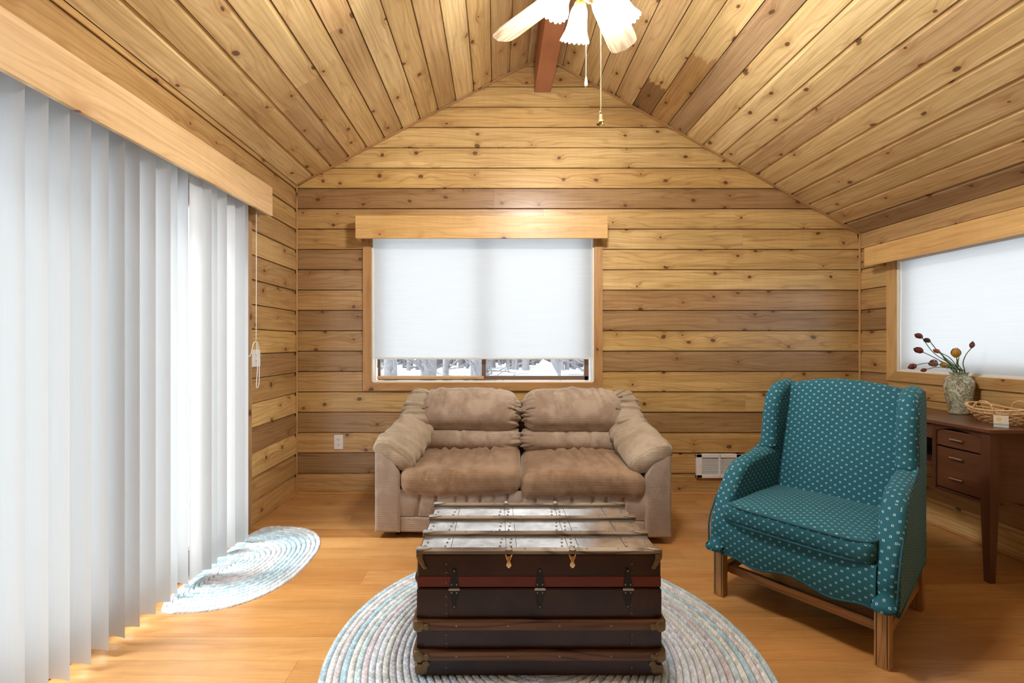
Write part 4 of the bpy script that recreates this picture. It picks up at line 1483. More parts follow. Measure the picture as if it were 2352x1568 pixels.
# front, red band and slats
for sy in (-1, 1):
    y = sy * (hy + 0.0008)
    MB().box((0, y, 0.343), (tw - 0.004, 0.0016, 0.036)).build('red_band', M_RED, trunk)
    for z in (0.197, 0.091):
        MB().box((0, sy * (hy + 0.009), z), (tw + 0.018, 0.018, 0.034), 0.005).build('side_slat', W_SLAT, trunk, color=(0.20, 0.085, 0.03))
for sx in (-1, 1):
    for z in (0.197, 0.091):
        o = MB().box((0, 0, 0), (td + 0.014, 0.016, 0.034), 0.005).build('side_slat', W_SLAT, trunk, color=(0.20, 0.09, 0.035))
        o.location = (sx * (hx + 0.006), 0, z)
        o.rotation_euler = (0, 0, PI / 2)
    # overlapping end sheets seen on the front
    MB().box((sx * (hx - 0.055), -hy - 0.0006, 0.165), (0.110, 0.0016, 0.300)).build('end_sheet', M_TRUNK, trunk)
    # leather handle on each end
    cp = curve_pts([(sx * (hx + 0.008), -0.09, 0.25), (sx * (hx + 0.03), -0.05, 0.255), (sx * (hx + 0.034), 0, 0.256), (sx * (hx + 0.03), 0.05, 0.255), (sx * (hx + 0.008), 0.09, 0.25)], 5)
    MB().tube(cp, 0.010, 8, flat=0.6).build('handle', M_BLACKIRON, trunk, smooth=True)
# hinges
def hinge(x):
    zc_ = 0.3175
    hp = MB()
    for s, L in ((1, 0.072), (-1, 0.070)):
        pl = [(-0.0175, 0.004 * s), (0.0175, 0.004 * s), (0.0145, (0.012 + L * .2) * s), (0.0075, L * .78 * s), (0.0085, L * .86 * s), (0.006, L * .97 * s), (0.0, L * s), (-0.006, L * .97 * s), (-0.0085, L * .86 * s), (-0.0075, L * .78 * s), (-0.0145, (0.012 + L * .2) * s)]
        n = len(pl)
        V = [(x + u, -hy - 0.0032, zc_ + v) for u, v in pl] + [(x + u, -hy, zc_ + v) for u, v in pl]
        Fc = [tuple(range(n)), tuple(range(2 * n - 1, n - 1, -1))] + [(i, (i + 1) % n, n + (i + 1) % n, n + i) for i in range(n)]
        hp.add(V, Fc)
    o_ = fix_normals(hp.build('hinge', M_BLACKIRON, trunk))
    MB().tube([(x - 0.019, -hy - 0.005, zc_), (x + 0.019, -hy - 0.005, zc_)], 0.0042, 10).build('hinge_pin', M_STEEL, o_, smooth=True, angle=40)
    for u, v in ((-0.009, 0.016), (0.009, 0.016), (0, 0.064), (-0.009, -0.012), (0.009, -0.012), (0, -0.062)):
        link('screw', RIVET, o_, (x + u, -hy - 0.0034, zc_ + v), (PI / 2, 0, 0)).scale = (0.75, 0.75, 0.75)
def rivet_mesh():
    mb_ = MB().lathe([(0.0046, 0.0), (0.0042, 0.0016), (0.0028, 0.0028), (0.0, 0.0032)], 10)
    o_ = mb_.build('rivet', M_STEEL, smooth=True)
    me_ = o_.data
    me_.materials[0] = simple('dull_rivet_steel', (0.30, 0.28, 0.26), 0.35, metal=1.0)
    bpy.data.objects.remove(o_)
    return me_
RIVET = rivet_mesh()
for x in (-0.148 - tcx, 0.154 - tcx, 0.464 - tcx):
    hinge(x)
for k in range(3):
    for i, xs in enumerate((-0.405, -0.333, -0.134, -0.098, 0.092, 0.126, 0.328, 0.396)):
        for q in range(3 if i not in (0, 7) else 2):
            yy_ = ys[k] + 0.045 + q * (ys[k + 1] - ys[k] - 0.085) / 2
            link('rivet', RIVET, trunk, (xs + 0.004 * (q - 1), yy_, TZ1 + 0.0023))
for y in ys:
    for xs in (-0.27, -0.16, -0.05, 0.06, 0.17, 0.28):
        link('rivet', RIVET, trunk, (xs, y, TZ1 + 0.0130)).scale = (0.9, 0.9, 0.9)
for z in (0.197, 0.091):
    for xs in (-0.29, -0.11, 0.07, 0.25):
        link('nail_head', RIVET, trunk, (xs, -hy - 0.0178, z), (PI / 2, 0, 0)).scale = (0.8, 0.8, 0.6)
for sx in (-1, 1):
    for z in (0.405, 0.375, 0.34, 0.29, 0.26, 0.23, 0.155, 0.125, 0.04):
        link('nail_head', RIVET, trunk, (sx * (hx - 0.104), -hy - 0.0012, z), (PI / 2, 0, 0)).scale = (0.55, 0.55, 0.5)
# metal fittings: slat end clamps, corner caps, top clasps
def plate(name, pl, M, th_, mat, parent=trunk):
    pl = smooth_poly(pl, 3)
    n = len(pl)
    cx = sum(p.x for p in pl) / n
    cy = sum(p.y for p in pl) / n
    V, Fc = [], []
    for sc_, z in ((1.0, 0.0), (0.96, th_ * 0.7), (0.7, th_)):
        for p in pl:
            V.append(M @ Vector((cx + (p.x - cx) * sc_, cy + (p.y - cy) * sc_, z)))
    for j in range(2):
        for i in range(n):
            i2 = (i + 1) % n
            Fc.append((j * n + i, j * n + i2, (j + 1) * n + i2, (j + 1) * n + i))
    Fc.append(tuple(2 * n + i for i in range(n)))
    Fc.append(tuple(range(n - 1, -1, -1)))
    o_ = MB().add(V, Fc).build(name, mat, parent, smooth=True, angle=45)
    return fix_normals(o_)
RX = Matrix.Rotation(PI / 2, 4, 'X')
for sx in (-1, 1):
    S = Matrix.Diagonal((sx, 1, 1, 1))
    for z in (0.197, 0.091):
        c_ = MB().box((sx * (hx - 0.002), -hy - 0.008, z), (0.024, 0.024, 0.038), 0.007, seg=3).build('slat_clamp', M_OLDBRASS, trunk, smooth=True)
        plate('clamp_leaf', [(-0.014, -0.016), (0.006, -0.018), (0.012, -0.008), (0.026, -0.014), (0.034, -0.004), (0.030, 0.010), (0.016, 0.006), (0.008, 0.017), (-0.014, 0.016)], Matrix.Translation((sx * (hx - 0.012), -hy - 0.0175, z)) @ Matrix.Diagonal((-sx, 1, 1, 1)) @ RX, 0.006, M_OLDBRASS)
        MB().box((sx * (hx - 0.002), hy + 0.008, z), (0.024, 0.024, 0.038), 0.007, seg=3).build('slat_clamp', M_OLDBRASS, trunk, smooth=True)
    # bottom corner cap
    for sy in (-1, 1):
        V, Fc = soft_box((0.026, 0.026, 0.022), (6, 6, 6), 0.020)
        MB().add(V, Fc).build('corner_cap', M_OLDBRASS, trunk, smooth=True, loc=(sx * (hx - 0.016), sy * (hy - 0.016), 0.034))
    plate('corner_leaf', [(-0.02, -0.018), (0.012, -0.014), (0.022, 0.002), (0.030, 0.014), (0.024, 0.026), (0.010, 0.026), (0.002, 0.016), (-0.02, 0.008)], Matrix.Translation((sx * (hx - 0.016), -hy - 0.002, 0.040)) @ Matrix.Diagonal((-sx, 1, 1, 1)) @ RX, 0.006, M_OLDBRASS)
    # top front corner straps
    plate('corner_strap', [(-0.012, 0.016), (0.010, 0.016), (0.012, 0.0), (0.020, -0.022), (0.026, -0.034), (0.014, -0.038), (0.006, -0.026), (-0.008, -0.006)], Matrix.Translation((sx * (hx - 0.010), -hy - 0.001, 0.425)) @ Matrix.Diagonal((-sx, 1, 1, 1)) @ RX, 0.004, M_OLDBRASS)
    for y in ys:
        plate('slat_tip', [(-0.012, -0.014), (0.014, -0.014), (0.030, -0.006), (0.040, 0.0), (0.030, 0.006), (0.014, 0.014), (-0.012, 0.014)], Matrix.Translation((sx * (hx - 0.010), y, TZ1 + 0.0125)) @ Matrix.Diagonal((-sx, 1, 1, 1)), 0.005, M_STEEL)
for x in (0.044 - tcx, 0.268 - tcx):
    for sy, y in ((-1, -hy), (1, hy)):
        q = plate('clasp', [(-0.013, 0.016), (-0.005, 0.008), (0.005, 0.008), (0.013, 0.016), (0.010, 0.0), (0.006, -0.010), (0.010, -0.024), (0.006, -0.031), (0.0, -0.036), (-0.006, -0.031), (-0.010, -0.024), (-0.006, -0.010), (-0.010, 0.0)], Matrix.Translation((x, y + sy * 0.001, 0.427)) @ Matrix.Diagonal((1, -sy, 1, 1)) @ RX, 0.006, M_BRASS if sy < 0 else M_STEEL)
        plate('clasp_top', [(-0.013, -0.016), (0.013, -0.016), (0.006, 0.0), (0.013, 0.016), (0.0, 0.010), (-0.013, 0.016), (-0.006, 0.0)], Matrix.Translation((x, y - sy * 0.008, TZ1 + 0.0125)), 0.007, M_STEEL, trunk)

# ------------------------------------------------------------------ desk
DX0, DX1, DY0, DY1, DZ = 2.425, 2.845, 2.235, 3.28, 0.762
desk = thing('writing_desk', 'dark walnut desk with tapered legs and drawers against the right wall', 'desk', ((DX0 + DX1) / 2, (DY0 + DY1) / 2, 0), PI / 2)
# local x runs along the wall (world +y), local y points to the room (-x side is +y)
dl, dd = DY1 - DY0, DX1 - DX0
WAL = (0.105, 0.040, 0.021)
WALD = (0.085, 0.033, 0.018)
def dk(name, lo, hi, bev=0.002, color=WAL, parent=desk):
    return bx(name, W_DESK, parent, lo, hi, bev, color=color)
dk('desk_top', (-dl / 2 - 0.012, -dd / 2, DZ - 0.020), (dl / 2 + 0.012, dd / 2 + 0.014, DZ), 0.004, (0.16, 0.062, 0.031))
def tap_leg(x, y):
    z1 = DZ - 0.02
    V = []
    for z, w in ((0.0, 0.014), (0.36, 0.022), (z1, 0.022)):
        for a_, b_ in ((-1, -1), (1, -1), (1, 1), (-1, 1)):
            V.append((z, a_ * w, b_ * w))
    Fc = [(3, 2, 1, 0), (8, 9, 10, 11)]
    for j in range(2):
        for i in range(4):
            i2 = (i + 1) % 4
            Fc.append((j * 4 + i, j * 4 + i2, (j + 1) * 4 + i2, (j + 1) * 4 + i))
    o_ = fix_normals(MB().add(V, Fc).build('leg', W_DESK, desk, color=WAL))
    o_.rotation_euler = (0, -PI / 2, 0)
    o_.location = (x, y, 0)
for x in (-dl / 2 + 0.022, dl / 2 - 0.022):
    tap_leg(x, dd / 2 - 0.022)
    tap_leg(x, -dd / 2 + 0.030)
    s = 1 if x > 0 else -1
    dk('side_panel', (x - 0.009, -dd / 2 + 0.02, 0.395), (x + 0.009, dd / 2 - 0.03, DZ - 0.02))
PW = 0.245
yf = dd / 2 - 0.004
for s in (-1, 1):
    xa = s * (dl / 2 - 0.044)
    xb = s * (dl / 2 - 0.044 - PW)
    lo_, hi_ = min(xa, xb), max(xa, xb)
    dk('inner_panel', (xb - 0.011, -dd / 2 + 0.02, 0.39), (xb + 0.011, yf + 0.002, DZ - 0.02), color=WALD)
    dk('pedestal_back', (lo_, -dd / 2 + 0.03, 0.39), (hi_, yf - 0.04, DZ - 0.03), 0.001, WALD)
    dk('bottom_panel', (lo_, -dd / 2 + 0.02, 0.383), (hi_, yf - 0.004, 0.398), color=WALD)
    # arched apron under the top
    pl = [(lo_, 0.0)] + [(lo_ + (hi_ - lo_) * k / 14, -0.012 - 0.030 * abs(2 * k / 14 - 1) ** 2.2) for k in range(15)] + [(hi_, 0.0)]
    n = len(pl)
    V = [(u, yf, DZ - 0.02 + v) for u, v in pl] + [(u, yf - 0.014, DZ - 0.02 + v) for u, v in pl]
    Fc = [tuple(range(n)), tuple(range(2 * n - 1, n - 1, -1))] + [(i, (i + 1) % n, n + (i + 1) % n, n + i) for i in range(n)]
    fix_normals(MB().add(V, Fc).build('apron', W_DESK, desk, color=WALD))
    def drawer(z0, z1, pulls, inset=0.004):
        d_ = dk('drawer', (lo_ + inset, yf - 0.022, z0), (hi_ - inset, yf - 0.006, z1), 0.003, (0.125, 0.050, 0.024))
        for zp in pulls:
            xm = (lo_ + hi_) / 2
            p_ = MB().box((xm, yf + 0.004, zp), (0.070, 0.010, 0.009), 0.003)
            p_.box((xm, yf - 0.002, zp - 0.002), (0.040, 0.010, 0.006), 0.002)
            p_.build('pull', M_STEEL, d_)
    drawer(0.628, 0.716, [0.672])
    drawer(0.402, 0.620, [0.575, 0.465])
# centre section: shallow drawer with an open cubby under it
lo_, hi_ = -dl / 2 + 0.044 + PW + 0.013, dl / 2 - 0.044 - PW - 0.013
dk('centre_drawer', (lo_ + 0.004, yf - 0.022, 0.655), (hi_ - 0.004, yf - 0.006, 0.735), 0.003, (0.125, 0.050, 0.024))
dk('cubby_shelf', (lo_, -dd / 2 + 0.02, 0.505), (hi_, yf - 0.01, 0.520), 0.002, WAL)
dk('cubby_back', (lo_, -dd / 2 + 0.02, 0.505), (hi_, -dd / 2 + 0.03, DZ - 0.02), 0.001, WALD)

# ------------------------------------------------------------------ vase
def vase_mat():
    t = NT('sage_relief_glaze')
    co = t.n('TexCoord', out=3)
    w = t.noise(co, 9.0, 3.0, 0.5, out=1)
    v2 = t.n('VectorMath', [co, t.n('VectorMath', [w, (0.05, 0.05, 0.05)], operation='MULTIPLY')], operation='ADD')
    vor = t.n('TexVoronoi', {'Vector': v2, 'Scale': 34.0}, feature='DISTANCE_TO_EDGE')
    n1 = t.noise(v2, 26.0, 4.0, 0.6, 1.5)
    ln = t.math('SUBTRACT', 1.0, t.ss(t.math('ABSOLUTE', t.math('SUBTRACT', n1, 0.5)), 0.0, 0.035))
    c = t.mix(t.ss(n1, 0.4, 0.62), (0.46, 0.50, 0.36), (0.66, 0.69, 0.55))
    c = t.mix(t.math('MULTIPLY', ln, 0.75), c, (0.13, 0.12, 0.075))
    h = t.math('SUBTRACT', n1, t.math('MULTIPLY', ln, 0.4))
    return t.end(t.pbsdf(c, 0.18, t.bump(h, 0.9, 0.008), **{'Coat Weight': 0.5, 'Coat Roughness': 0.08}))
M_VASE = vase_mat()
VX, VY, VZ = 2.772, 2.726, DZ
prof = [(0.0, 0.002), (0.060, 0.0), (0.068, 0.006), (0.069, 0.016), (0.066, 0.024), (0.072, 0.045), (0.082, 0.085), (0.091, 0.130), (0.0955, 0.165), (0.095, 0.185), (0.088, 0.205), (0.074, 0.219), (0.060, 0.225), (0.054, 0.230), (0.053, 0.238), (0.060, 0.246), (0.064, 0.249), (0.060, 0.2485), (0.050, 0.240), (0.047, 0.225), (0.060, 0.205), (0.080, 0.16), (0.06, 0.03), (0.0, 0.02)]
prof = [(r * 0.715, z) for r, z in prof]
vase = MB().lathe(prof, 48, rfun=lambda r, z, w, j: r * (1 + (0.04 * sin(5 * w + 1) if 13 < j < 18 else 0.0))).build('vase', M_VASE, smooth=True, loc=(VX, VY, VZ))
tag(vase, 'sage green ceramic vase with raised leaf relief holding tulips', 'vase')

# ------------------------------------------------------------------ tulips
def petal_mat(name, a_, b_):
    t = NT(name)
    co = t.n('TexCoord', out=3)
    nz = t.noise(t.n('Mapping', {'Vector': co, 'Scale': (120.0, 120.0, 25.0)}), 1.0, 3.0, 0.6)
    return t.end(t.pbsdf(t.mix(t.ss(nz, 0.3, 0.7), a_, b_), 0.5))
P_RED = petal_mat('dried_red_petal', (0.12, 0.018, 0.02), (0.22, 0.045, 0.035))
P_PURPLE = petal_mat('dark_purple_petal', (0.035, 0.012, 0.03), (0.08, 0.03, 0.06))
P_ORANGE = petal_mat('faded_orange_petal', (0.38, 0.11, 0.02), (0.30, 0.07, 0.03))
P_YELLOW = petal_mat('ochre_petal', (0.50, 0.27, 0.03), (0.34, 0.18, 0.03))
P_PINK = petal_mat('withered_pink_petal', (0.28, 0.08, 0.07), (0.42, 0.20, 0.17))
M_STEM = simple('tulip_stem_green', (0.085, 0.17, 0.055), 0.55, noise_amt=0.25, noise_scale=40)
M_LEAF = simple('tulip_leaf_green', (0.10, 0.24, 0.05), 0.5, noise_amt=0.3, noise_scale=30)
def at(px, py, Y):
    return Vector(((px - 1140) * Y / F, Y, CH - (py - 790) * Y / F))
def petal(mb_, M, L, w, curl, phase):
    n, m = 8, 5
    V, Fc = [], []
    for i in range(n + 1):
        t_ = i / n
        wid = w * (sin(PI * min(1.0, t_ * 0.9 + 0.06)) ** 0.8)
        rr = curl * (sin(PI * (t_ * 0.78 + 0.12))) * 1.0
        for j in range(m + 1):
            s_ = 2 * j / m - 1
            a_ = phase + s_ * wid / max(rr, 0.004) * 0.5
            a_ = max(phase - 1.25, min(phase + 1.25, a_))
            V.append(M @ Vector((rr * cos(a_), rr * sin(a_), L * t_)))
    for i in range(n):
        for j in range(m):
            q = i * (m + 1) + j
            Fc.append((q, q + m + 1, q + m + 2, q + 1))
    mb_.add(V, Fc)
def stem_path(slot, pix, dY, fr_):
    """from inside the vase, up through its own place in the mouth, to the flower; pix are photo points, dY the depth from the vase"""
    base = Vector((VX + slot[0] * 1.3, VY + slot[1] * 1.3, VZ + 0.09))
    neck = Vector((VX + slot[0], VY + slot[1], VZ + 0.236))
    pts = [at(p[0], p[1], VY + dY * f_) for p, f_ in zip(pix, fr_)]
    to = (pts[0] - neck).xy.normalized()
    return base, curve_pts([base, neck, neck + Vector((to.x * 0.012, to.y * 0.012, 0.030))] + pts, 8)
def tulip(label, pix, dirv, mat, size, dY, slot, tip=True, open_=1.0):
    root = thing('tulip', label, 'flower', (0, 0, 0), 0, 'tulips in the vase')
    base, pts = stem_path(slot, pix, dY, (0.55, 1.0) if len(pix) == 2 else (0.4, 0.7, 1.0))
    head = pts[-1]
    root.location = base
    MB().tube([p - base for p in pts], 0.0022, 7).build('stem', M_STEM, root, smooth=True)
    q = Vector(dirv).normalized().to_track_quat('Z', 'Y').to_matrix().to_4x4()
    M = Matrix.Translation(head - base) @ q
    L, w = 0.050 * size, 0.020 * size
    for k in range(6):
        mb_ = MB()
        petal(mb_, M, L * (1.0 if k % 2 else 0.93), w, 0.0165 * size * open_ * (1.0 if k % 2 else 0.88), k * PI / 3 + 0.3)
        mb_.build('petal', mat, root, smooth=True)
    MB().lathe([(0.0, 0.0), (0.009 * size, 0.006 * size), (0.013 * size, 0.02 * size), (0.010 * size, 0.034 * size), (0.0, 0.046 * size)], 10, M=M).build('bud_core', mat, root, smooth=True)
    if tip:
        MB().tube([M @ Vector((0, 0, L * .86)), M @ Vector((0.001, 0, L * 1.12))], [0.0035, 0.0012], 6).build('withered_tip', M_STEM, root, smooth=True)
tulip('dark red tulip highest on its stem, green withered tip', [(2147, 812), (2118, 775)], (-1, -0.1, 0.45), P_RED, 1.0, 0.0242, (0.0205, 0.0022))
tulip('blackish purple tulip hanging beside the highest dark red one', [(2160, 812), (2136, 784)], (-1, -0.1, 0.35), P_PURPLE, 0.85, -0.060, (-0.008, -0.0258), False)
tulip('plump maroon tulip with a green tip over the pale open bloom', [(2148, 822), (2119, 808)], (-1, -0.1, 0.40), P_RED, 1.15, -0.009, (-0.0257, -0.0098))
tulip('small orange tulip between the crossing green stems', [(2182, 822), (2158, 809)], (-1, 0, 0.45), P_ORANGE, 0.75, -0.1214, (0.0049, 0.0018))
tulip('withered pink tulip with petals fallen open', [(2170, 840), (2151, 836)], (-1, -0.2, 0.25), P_PINK, 1.05, 0.0419, (-0.0274, -0.0024), False, 1.35)
tulip('slender rusty red tulip drooping furthest from the vase', [(2138, 834), (2104, 838)], (-1, -0.1, -0.35), P_RED, 1.0, -0.1281, (0.0248, -0.0035))
tulip('small closed dark red bud low over the window sill', [(2155, 843), (2128, 848)], (-1, 0, -0.25), P_RED, 0.68, -0.0734, (-0.0047, -0.0095), False)
tulip('bright yellow tulip just above the vase mouth', [(2185, 843), (2174, 840)], (-1, -0.1, 0.35), P_YELLOW, 0.8, -0.0997, (0.0051, -0.0251), False, 1.2)
tulip('ochre brown tulip standing upright over the vase mouth', [(2200, 836), (2197, 821)], (-0.12, 0, 1), P_YELLOW, 1.15, -0.0876, (0.0094, -0.0112), False, 1.2)
tulip('small red bud on the long stem curving toward the basket', [(2212, 833), (2219, 814), (2231, 799)], (0.25, 0, 1), P_RED, 0.75, -0.084, (0.0215, -0.0149))
def leaf(pix, dY, slot, w, label):
    base, P = stem_path(slot, pix, dY, (0.45, 0.70, 1.0))
    V, Fc = [], []
    m = len(P)
    for i, p in enumerate(P):
        t_ = i / (m - 1)
        ww = 0.0022 if t_ < 0.36 else 0.0022 + (w - 0.0022) * sin(PI * min(1.0, (t_ - 0.36) / 0.62)) ** 0.8
        if i == m - 1:
            ww = 0.0006
        T = (P[min(i + 1, m - 1)] - P[max(0, i - 1)]).normalized()
        side = T.cross(Vector((0.713, 0.701, 0))).normalized()
        nn = side.cross(T).normalized()
        V += [p - side * ww, p + nn * ww * 0.35, p + side * ww]
    for i in range(m - 1):
        for k in (0, 1):
            Fc.append((i * 3 + k, i * 3 + k + 1, i * 3 + 4 + k, i * 3 + 3 + k))
    o_ = MB().add([Vector(p) - base for p in V], Fc).build('tulip_leaf', M_LEAF, smooth=True, loc=base)
    so = o_.modifiers.new('thickness', 'SOLIDIFY')
    so.thickness = 0.0010
    tag(o_, label, 'leaf', 'tulip leaves in the vase')
leaf([(2185, 838), (2172, 826), (2160, 808)], 0.0464, (-0.004, 0.0038), 0.0055, 'long green tulip leaf leaning over the vase mouth')
leaf([(2180, 840), (2168, 833), (2157, 828)], 0.0433, (-0.0146, 0.0173), 0.0055, 'long green tulip leaf leaning over the vase mouth')
leaf([(2199, 838), (2199, 832), (2203, 820)], 0.0482, (0.0011, 0.0237), 0.0055, 'upright green leaf below the ochre brown tulip')
leaf([(2190, 843), (2182, 842), (2174, 846)], 0.0054, (-0.0105, -0.0023), 0.0050, 'short green leaf drooping at the vase rim')

# ------------------------------------------------------------------ basket
M_WICKER = simple('willow_wicker', (0.68, 0.47, 0.23), 0.55, noise_amt=0.35, noise_scale=45.0, bump=0.2)
M_WICKERD = simple('dark_willow_band', (0.48, 0.29, 0.13), 0.55, noise_amt=0.3, noise_scale=45.0)
bk_ = thing('wicker_basket', 'shallow oval wicker basket with two looped handles on the desk', 'basket', (2.665, 2.395, DZ), rad(90))
bk_.scale = (0.80, 0.84, 0.92)
def oval(a_, b_, z, n, wob=0.0, ph=0.0, lift=0.0):
    pts = []
    for k in range(n + 1):
        w = 2 * PI * k / n
        o_ = wob * cos(w * 15 + ph)
        pts.append(((a_ + o_) * cos(w), (b_ + o_) * sin(w), z + lift * cos(w) ** 2))
    return pts
for k in range(7):
    t_ = k / 6
    a_ = 0.125 + 0.062 * t_ ** 0.8
    b_ = 0.075 + 0.045 * t_ ** 0.8
    z = 0.008 + 0.052 * t_
    mb_ = MB().tube(oval(a_, b_, z, 120, 0.0028, PI * k, 0.018 * t_), 0.0048, 6, cap=False)
    mb_.build('weaver', M_WICKER if k not in (2, 5) else M_WICKERD, bk_, smooth=True)
for k in range(30):
    w = 2 * PI * k / 30
    pts = []
    for t_ in (0, .25, .5, .75, 1.0, 1.35):
        a_ = 0.125 + 0.062 * t_ ** 0.8
        b_ = 0.075 + 0.045 * t_ ** 0.8
        pts.append((a_ * cos(w), b_ * sin(w), 0.006 + 0.052 * t_ + 0.018 * t_ * cos(w) ** 2))
    MB().tube(pts, 0.0036, 5, flat=0.5).build('stave', M_WICKER, bk_, smooth=True)
for da in (0.0035, -0.0035):
    MB().tube(oval(0.1935 + da, 0.1255 + da, 0.078, 80, 0, 0, 0.024), 0.0062, 7, cap=False, flat=0.8).build('rim', M_WICKER, bk_, smooth=True)
V = [(0.128 * cos(2 * PI * k / 40), 0.078 * sin(2 * PI * k / 40), z) for z in (0.002, 0.008) for k in range(40)]
Fc = [tuple(range(39, -1, -1)), tuple(range(40, 80))] + [(k, (k + 1) % 40, 40 + (k + 1) % 40, 40 + k) for k in range(40)]
MB().add(V, Fc).build('base', M_WICKERD, bk_)
for sy in (-1, 1):
    cp = curve_pts([(-0.062, sy * 0.116, 0.055), (-0.060, sy * 0.123, 0.085), (-0.045, sy * 0.122, 0.112), (0.0, sy * 0.118, 0.128), (0.045, sy * 0.122, 0.112), (0.060, sy * 0.123, 0.085), (0.062, sy * 0.116, 0.055)], 6)
    hd = MB().tube(cp, 0.0050, 7)
    hd.tube([(p.x + 0.003 * sin(i), p.y + 0.004 * cos(i * 1.3), p.z + 0.003 * sin(i * 1.3)) for i, p in enumerate(cp)], 0.0036, 6)
    hd.build('handle', M_WICKER, bk_, smooth=True)
def card_mat():
    t = NT('printed_sun_card')
    co = t.n('TexCoord', out=3)
    sp = t.n('SeparateXYZ', [co])
    x, y, z = sp.node.outputs
    nz = t.noise(co, 60.0, 3.0, 0.6)
    zz = t.math('MULTIPLY_ADD', nz, 0.008, z)
    blue = t.math('MULTIPLY', t.math('GREATER_THAN', zz, 0.013), t.math('LESS_THAN', zz, 0.024))
    d = t.math('SQRT', t.math('ADD', t.math('POWER', t.math('ADD', x, 0.008), 2.0), t.math('POWER', t.math('SUBTRACT', z, 0.041), 2.0)))
    sun = t.math('LESS_THAN', t.math('MULTIPLY_ADD', nz, 0.006, d), 0.012)
    c = t.mix(t.math('MULTIPLY', blue, 0.8), (0.78, 0.74, 0.62), (0.25, 0.48, 0.62))
    c = t.mix(t.math('MULTIPLY', sun, 0.8), c, (0.80, 0.58, 0.12))
    return t.end(t.pbsdf(c, 0.5))
card = MB().box((0, 0, 0.031), (0.052, 0.003, 0.060), 0.001).build('gift_card', card_mat())
card.location = (2.528, 2.278, DZ)
card.rotation_euler = (rad(-10), 0, rad(-42))
tag(card, 'small pale card with a yellow sun leaning on the wicker basket', 'card')

# ------------------------------------------------------------------ ceiling fan
FX, FY = 0.364, 1.755
fan = thing('ceiling_fan', 'ceiling fan with pale wood blades and four frosted tulip lamps', 'ceiling fan', (FX, FY, 2.40))
M_FROST = None
def frost():
    t = NT('frosted_shade_glass')
    tr = t.n('BsdfTransparent', [(0.98, 0.98, 1.0, 1)])
    tl = t.n('BsdfTranslucent', [(0.90, 0.93, 0.95, 1)])
    df = t.pbsdf((0.85, 0.88, 0.90, 1), 0.25)
    m1 = t.n('MixShader', [0.4, tl, df])
    return t.end(t.n('MixShader', [0.05, tr, m1]))
M_FROST = frost()
def bulb_mat():
    t = NT('lit_bulb')
    return t.end(t.n('Emission', {'Color': (1.0, 0.94, 0.86, 1), 'Strength': LAMP_WATT / (PI * 4 * PI * 0.028 ** 2)}))
M_BULB = bulb_mat()
MB().tube([(0, 0, 0.78), (0, 0, 0.40)], 0.013, 12).build('down_rod', M_BRASS, fan, smooth=True, angle=40)
MB().lathe([(0.0, 0.77), (0.06, 0.765), (0.065, 0.74), (0.03, 0.70), (0.0, 0.695)], 24).build('canopy', M_BRASS, fan, smooth=True)
MB().lathe([(0.0, 0.42), (0.05, 0.415), (0.115, 0.39), (0.13, 0.35), (0.125, 0.29), (0.10, 0.255), (0.06, 0.24), (0.0, 0.24)], 32).build('motor_housing', M_BRASS, fan, smooth=True)
MB().lathe([(0.0, 0.245), (0.055, 0.24), (0.06, 0.20), (0.045, 0.165), (0.03, 0.12), (0.012, 0.10), (0.0, 0.098)], 24).build('light_hub', M_BRASS, fan, smooth=True)
BL = [(0.0, -0.045), (0.05, -0.054), (0.18, -0.060), (0.32, -0.065), (0.365, -0.062), (0.385, -0.045), (0.392, -0.018), (0.398, 0.0), (0.392, 0.018), (0.385, 0.045), (0.365, 0.062), (0.32, 0.065), (0.18, 0.060), (0.05, 0.054), (0.0, 0.045)]
for k in range(5):
    a_ = rad(60 + 72 * k)
    n = len(BL)
    V = [(u - 0.2, v * 1.0, z) for z in (0.003, -0.003) for u, v in BL]
    # grain needs width on local z: build the blade in x-z and lay it down
    V = [(x, -z, y) for x, y, z in V]
    Fc = [tuple(range(n)), tuple(range(2 * n - 1, n - 1, -1))] + [(i, (i + 1) % n, n + (i + 1) % n, n + i) for i in range(n)]
    o = MB().add(V, Fc).build('blade', W_FAN, fan, color=(0.48, 0.39, 0.27))
    fix_normals(o)
    M = Matrix.Rotation(a_, 4, 'Z') @ Matrix.Translation((0.335, 0, 0.215)) @ Matrix.Rotation(rad(-12), 4, 'X') @ Matrix.Rotation(-PI / 2, 4, 'X')
    o.matrix_local = M
    ir = MB().box((0, 0, 0), (0.13, 0.035, 0.006), 0.002).build('blade_iron', M_BRASS, fan)
    ir.matrix_local = Matrix.Rotation(a_, 4, 'Z') @ Matrix.Translation((0.125, 0, 0.222))
SP = [(0.020, 0.0), (0.026, -0.006), (0.032, -0.022), (0.035, -0.045), (0.038, -0.070), (0.044, -0.092), (0.052, -0.108), (0.059, -0.117)]
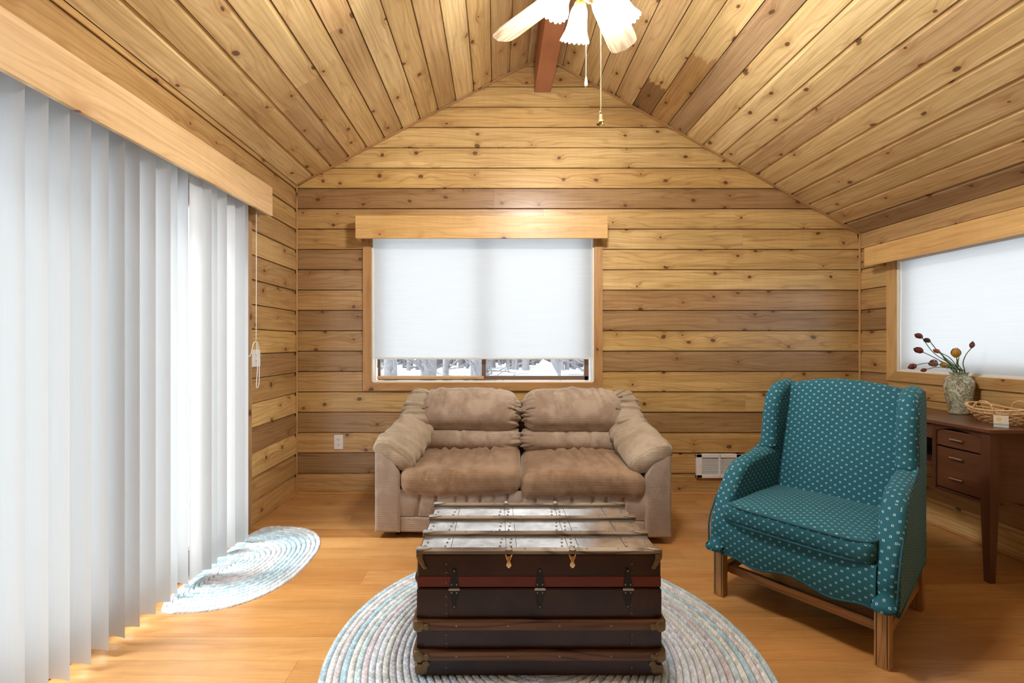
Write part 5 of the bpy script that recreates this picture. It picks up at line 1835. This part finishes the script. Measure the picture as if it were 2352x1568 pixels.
for k in range(4):
    a_ = rad(14 + 90 * k)
    tilt = rad(26)
    # local frame of the shade: z axis points back up toward the hub
    M = Matrix.Rotation(a_, 4, 'Z') @ Matrix.Translation((0.098, 0, 0.155)) @ Matrix.Rotation(-tilt, 4, 'Y')
    cp = curve_pts([(0.03, 0, 0.15), (0.065, 0, 0.185), (0.095, 0, 0.182), (0.100, 0, 0.160)], 5)
    arm_ = MB().tube(cp, 0.007, 8).build('lamp_arm', M_BRASS, fan, smooth=True)
    arm_.matrix_local = Matrix.Rotation(a_, 4, 'Z')
    hol = MB().lathe([(0.0, 0.02), (0.018, 0.018), (0.024, 0.006), (0.026, -0.010), (0.022, -0.012), (0.0, -0.012)], 20).build('lamp_holder', M_BRASS, fan, smooth=True)
    hol.matrix_local = M
    def flute(r, z, w, j):
        q = j / (len(SP) - 1)
        return r * (1 + (0.012 + 0.02 * q) * cos(18 * w))
    sh = MB()
    n = 108
    V, Fc = [], []
    for j, (r, z) in enumerate(SP):
        for i in range(n):
            w = 2 * PI * i / n
            rr = flute(r, z, w, j)
            zz = z - (0.008 * abs(cos(9 * w)) if j == len(SP) - 1 else 0.0)
            V.append((rr * cos(w), rr * sin(w), zz))
    for j in range(len(SP) - 1):
        for i in range(n):
            i2 = (i + 1) % n
            Fc.append((j * n + i, j * n + i2, (j + 1) * n + i2, (j + 1) * n + i))
    o = MB().add(V, Fc).build('lamp_shade', M_FROST, fan, smooth=True)
    so = o.modifiers.new('thickness', 'SOLIDIFY')
    so.thickness = 0.002
    o.matrix_local = M
    b = MB().lathe([(0.0, -0.012), (0.012, -0.013), (0.016, -0.026), (0.024, -0.040), (0.028, -0.056), (0.026, -0.072), (0.018, -0.083), (0.0, -0.087)], 20).build('bulb', M_BULB, fan, smooth=True)
    b.matrix_local = M
def chain(x, y, z0, z1):
    mb_ = MB()
    k = 0
    z = z0
    while z > z1:
        mb_.lathe([(0.0, 0.0018), (0.0014, 0.0011), (0.0018, 0.0), (0.0014, -0.0011), (0.0, -0.0018)], 6, (x, y, z))
        z -= 0.0042
    mb_.tube([(x, y, z0), (x, y, z1)], 0.0007, 4)
    return mb_.build('pull_chain', M_BRASS, fan, smooth=True)
c1 = chain(0.36 - FX, 1.826 - FY, 0.115, 2.245 - 2.40)
MB().lathe([(0.0, 0.0), (0.002, -0.001), (0.0045, -0.010), (0.0062, -0.024), (0.0058, -0.036), (0.003, -0.042), (0.0, -0.043)], 14, (0.36 - FX, 1.826 - FY, 2.252 - 2.40)).build('pull_knob', simple('cream_pull', (0.80, 0.62, 0.30), 0.3), c1, smooth=True)
c2 = chain(0.405 - FX, 1.763 - FY, 0.115, 2.082 - 2.40)
MB().lathe([(0.0, 0.0), (0.006, -0.001), (0.0085, -0.008), (0.0095, -0.018), (0.012, -0.028), (0.0175, -0.036), (0.0165, -0.036), (0.0105, -0.026), (0.0, -0.010)], 18, (0.405 - FX, 1.763 - FY, 2.068 - 2.40)).build('bell', M_BRASS, c2, smooth=True)
rg_ = [(0.405 - FX + 0.006 * cos(w), 1.763 - FY, 2.075 - 2.40 + 0.007 * sin(w)) for w in [2 * PI * k / 14 for k in range(15)]]
MB().tube(rg_, 0.0012, 5, cap=False).build('bell_ring', M_STEEL, c2, smooth=True)
